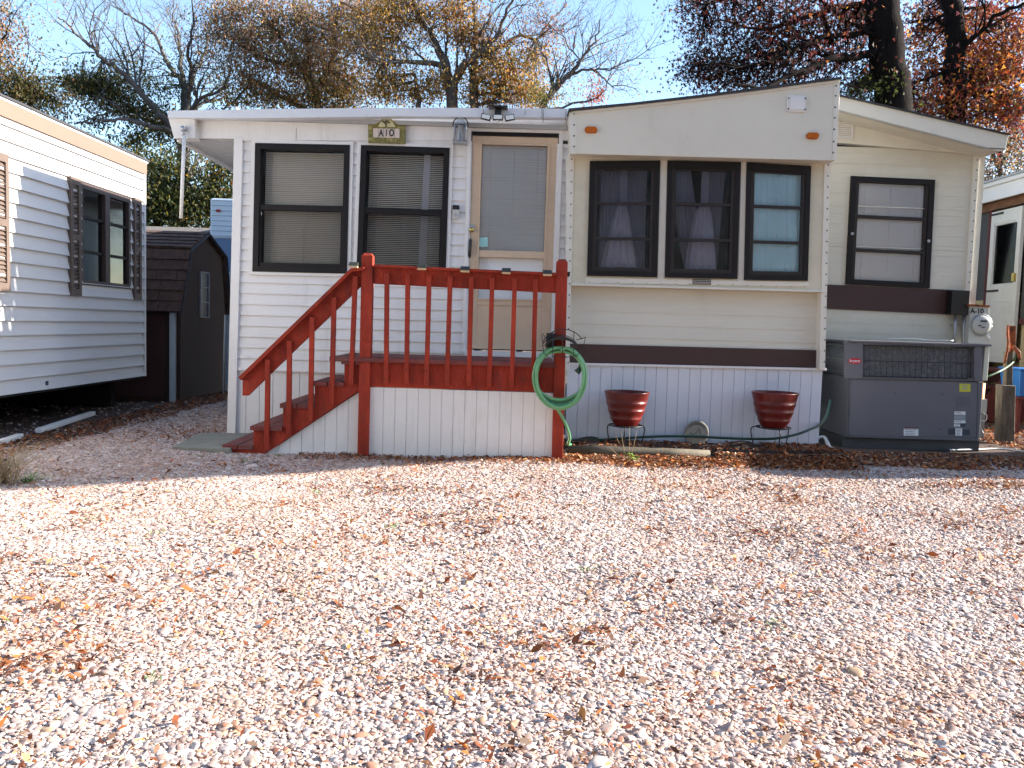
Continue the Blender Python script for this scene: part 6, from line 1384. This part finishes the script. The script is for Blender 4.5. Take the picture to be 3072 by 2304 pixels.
T.clump(1790, 300, 30, 16, 260, [[.5, .16, .06], [.34, .09, .05]], None, (.03, .055), spread=.15, link=False); T.clump(1780, 250, 26, 14, 120, [[.5, .16, .06]], None, (.03, .05), spread=.15, link=False)
T.clump(1620, 300, 30, 20, 400, [[.24, .22, .04], [.14, .15, .04]], None, (.03, .055), spread=.15, link=False)
T.done('small sparse twiggy tree leaning over the cream trailer corner', M['bark'])

# G1, G2: red sweetgum pair
T = Tree(13.5, 7)
T.limb([(2720, 1160), (2706, 700), (2682, 320), (2664, 200), (2650, 100), (2640, -60)], .30, .25, n=14)
T.limb([(2660, 150), (2560, 170), (2460, 190), (2380, 225), (2300, 262), (2200, 255)], .075, .02, -1.2, twigs=8, tl=.8)
T.limb([(2655, 60), (2560, 100), (2480, 110), (2380, 150), (2250, 200), (2150, 190)], .06, .015, -.8, twigs=8, tl=.8)
T.limb([(2650, 0), (2540, 20), (2400, 60), (2280, 90), (2160, 60)], .06, .015, 1, twigs=8, tl=.8)
T.limb([(2640, -80), (2500, -60), (2350, -40), (2200, 0), (2100, 10)], .06, .015, 0, twigs=8, tl=.8)
T.limb([(2665, 130), (2600, 90), (2500, 30), (2430, -30)], .05, .015, -.5, twigs=5, tl=.8)
T.limb([(2690, 300), (2620, 250), (2570, 280), (2540, 300)], .03, .01, -.5, twigs=5, tl=.5)
for a in ((2150, 40, 95, 40, 1000), (2085, 8, 60, 26, 300), (2130, 115, 55, 50, 520), (2075, 190, 45, 26, 240), (2120, 225, 75, 46, 1300), (2040, 222, 26, 12, 60), (2215, 195, 90, 60, 1900), (2330, 180, 95, 70, 2500), (2290, 90, 95, 60, 1700), (2400, 60, 110, 75, 2500), (2450, 170, 100, 70, 2600), (2250, 15, 80, 40, 1100), (2540, 60, 90, 90, 2300), (2560, 200, 70, 60, 1400), (2600, 60, 40, 60, 700), (2570, 270, 50, 26, 500), (2640, 240, 60, 50, 900), (2300, 245, 140, 30, 1100)):
    T.clump(a[0], a[1], a[2] * 1.15, a[3] * 1.15, int(a[4] * .58), RD, [3, 3, 4, 2.5, 1.2, 3], (.042, .068), spread=.15, sub=max(8, a[4] // 22), link=True, dY=1.3 if a[0] > 2480 else 0, ml=22)
for a in ((2690, 160, 60, 150, 190), (2520, 40, 80, 40, 200)): T.clump(*a, OR, None, (.035, .06), spread=.15, sub=20, link=False)
for a in ((2600, 280, 60, 24, 500), (2640, 250, 70, 40, 400)): T.clump(*a, [[.10, .13, .03], [.06, .07, .02]], None, (.04, .06), spread=.15, link=False)
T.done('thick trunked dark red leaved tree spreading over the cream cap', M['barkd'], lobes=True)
T = Tree(15, 8)
T.limb([(2880, 1150), (2872, 700), (2866, 350), (2862, 200), (2860, 60), (2850, -60)], .20, .15, n=12)
T.limb([(2862, 180), (2930, 100), (3010, 40), (3090, 0)], .06, .02, -1, twigs=6, tl=.9); T.limb([(2866, 300), (2940, 250), (3020, 230), (3100, 240)], .06, .02, 1, twigs=6, tl=.9); T.limb([(2860, 220), (2800, 230), (2740, 260)], .04, .015, 0, twigs=5, tl=.8)
T.limb([(2858, 80), (2790, 60), (2730, 70)], .04, .015, 0, twigs=5, tl=.8)
for a in ((2780, 80, 70, 80, 1700), (2790, 220, 60, 70, 1300), (2880, 60, 90, 80, 2300), (2920, 200, 90, 90, 2500), (3020, 80, 90, 90, 2500), (3030, 230, 80, 80, 2200), (2860, 320, 80, 50, 1500), (2960, 340, 80, 50, 1700), (3060, 340, 60, 60, 1300), (2770, 310, 50, 40, 800), (2860, 180, 40, 140, 200)):
    a = a[:4] + (int(a[4] * .85),); T.clump(*a, OR + [[.14, .05, .06], [.06, .03, .03]], [3.2, 2.6, 3, 2, 1.3, 1.5, 2.5, 1.5], (.045, .08), spread=.18, sub=max(8, a[4] // 24), ml=22, dY=1.2 if 2760 < a[0] < 2950 and a[1] < 280 else 0)
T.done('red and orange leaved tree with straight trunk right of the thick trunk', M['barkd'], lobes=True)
# H: brown trees beyond the right neighbour
T = Tree(26, 9); T.limb([(3010, 1090), (3005, 700), (3000, 450)], .2, .06, twigs=5); T.limb([(3000, 500), (3050, 420), (3090, 380)], .08, .02, twigs=4); T.limb([(3000, 520), (2960, 430), (2900, 380)], .08, .02, twigs=4)
for a in ((2990, 520, 70, 70, 3000), (3060, 470, 60, 60, 2600), (2960, 430, 60, 40, 1500), (3060, 400, 60, 50, 1700), (2900, 400, 80, 40, 1300), (3110, 560, 60, 60, 1300)): T.clump(*a, BR + [[.09, .05, .04], [.06, .045, .035], [.05, .06, .03]], None, (.035, .075), spread=.3, link=False)
T.done('hazy brown tree beyond the right neighbour home', M['bark'])
# I: far wood filling low gaps behind everything
T = Tree(34, 10); T.limb([(700, 1050), (705, 600), (710, 420)], .2, .1)
for i in range(46):
    x = -250 + i * 78; y = 560 + 60 * math.sin(i * 1.9)
    T.clump(x, y + 120, 90, 110, 650, OL + BR, None, (.08, .16), spread=.8, sub=12, link=False)
o = T.done('far line of brown and green trees on the horizon', M['bark'], group=None, name='far_wood', cat='wood'); o['kind'] = 'stuff'

# trees behind the photographer (they shade the sky and show in the window panes)
for k, (x0, x1, yy) in enumerate(((-34, -11, -9.5), (-11, 11, -12), (11, 30, -16))):
    n = 17000; pos = np.stack([rng.uniform(x0, x1, n), yy + rng.normal(0, 1.5, n), rng.uniform(.3, 16.5, n)], 1)
    top = np.array([12.5 + 5 * mnoise.noise(Vector((a * .22, k * 3.0, 0))) for a in pos[:, 0]]); pos = pos[pos[:, 2] < top + 1]; n = len(pos)
    t = thing('tree_row', ((x0 + x1) / 2, yy, 0), ('brown and green trees on the near side of the yard, west end', 'brown and green trees on the near side of the yard, middle', 'brown and green trees on the near side of the yard, east end')[k], 'trees')
    leaf_mesh('foliage', pos, rng.uniform(.14, .30, n), pick(OL + BR, n, None, .3), 1.2, M['leaf'], t, curl=.4)
    mb = MB()
    for i in range(6):
        x = x0 + (x1 - x0) * (i + .5) / 6; mb.tube([(x, yy, -.05), (x + .2, yy, 5), (x - .2, yy + .3, 11)], [.3, .22, .08], 8)
    mb.build('trunk', M['bark'], t)
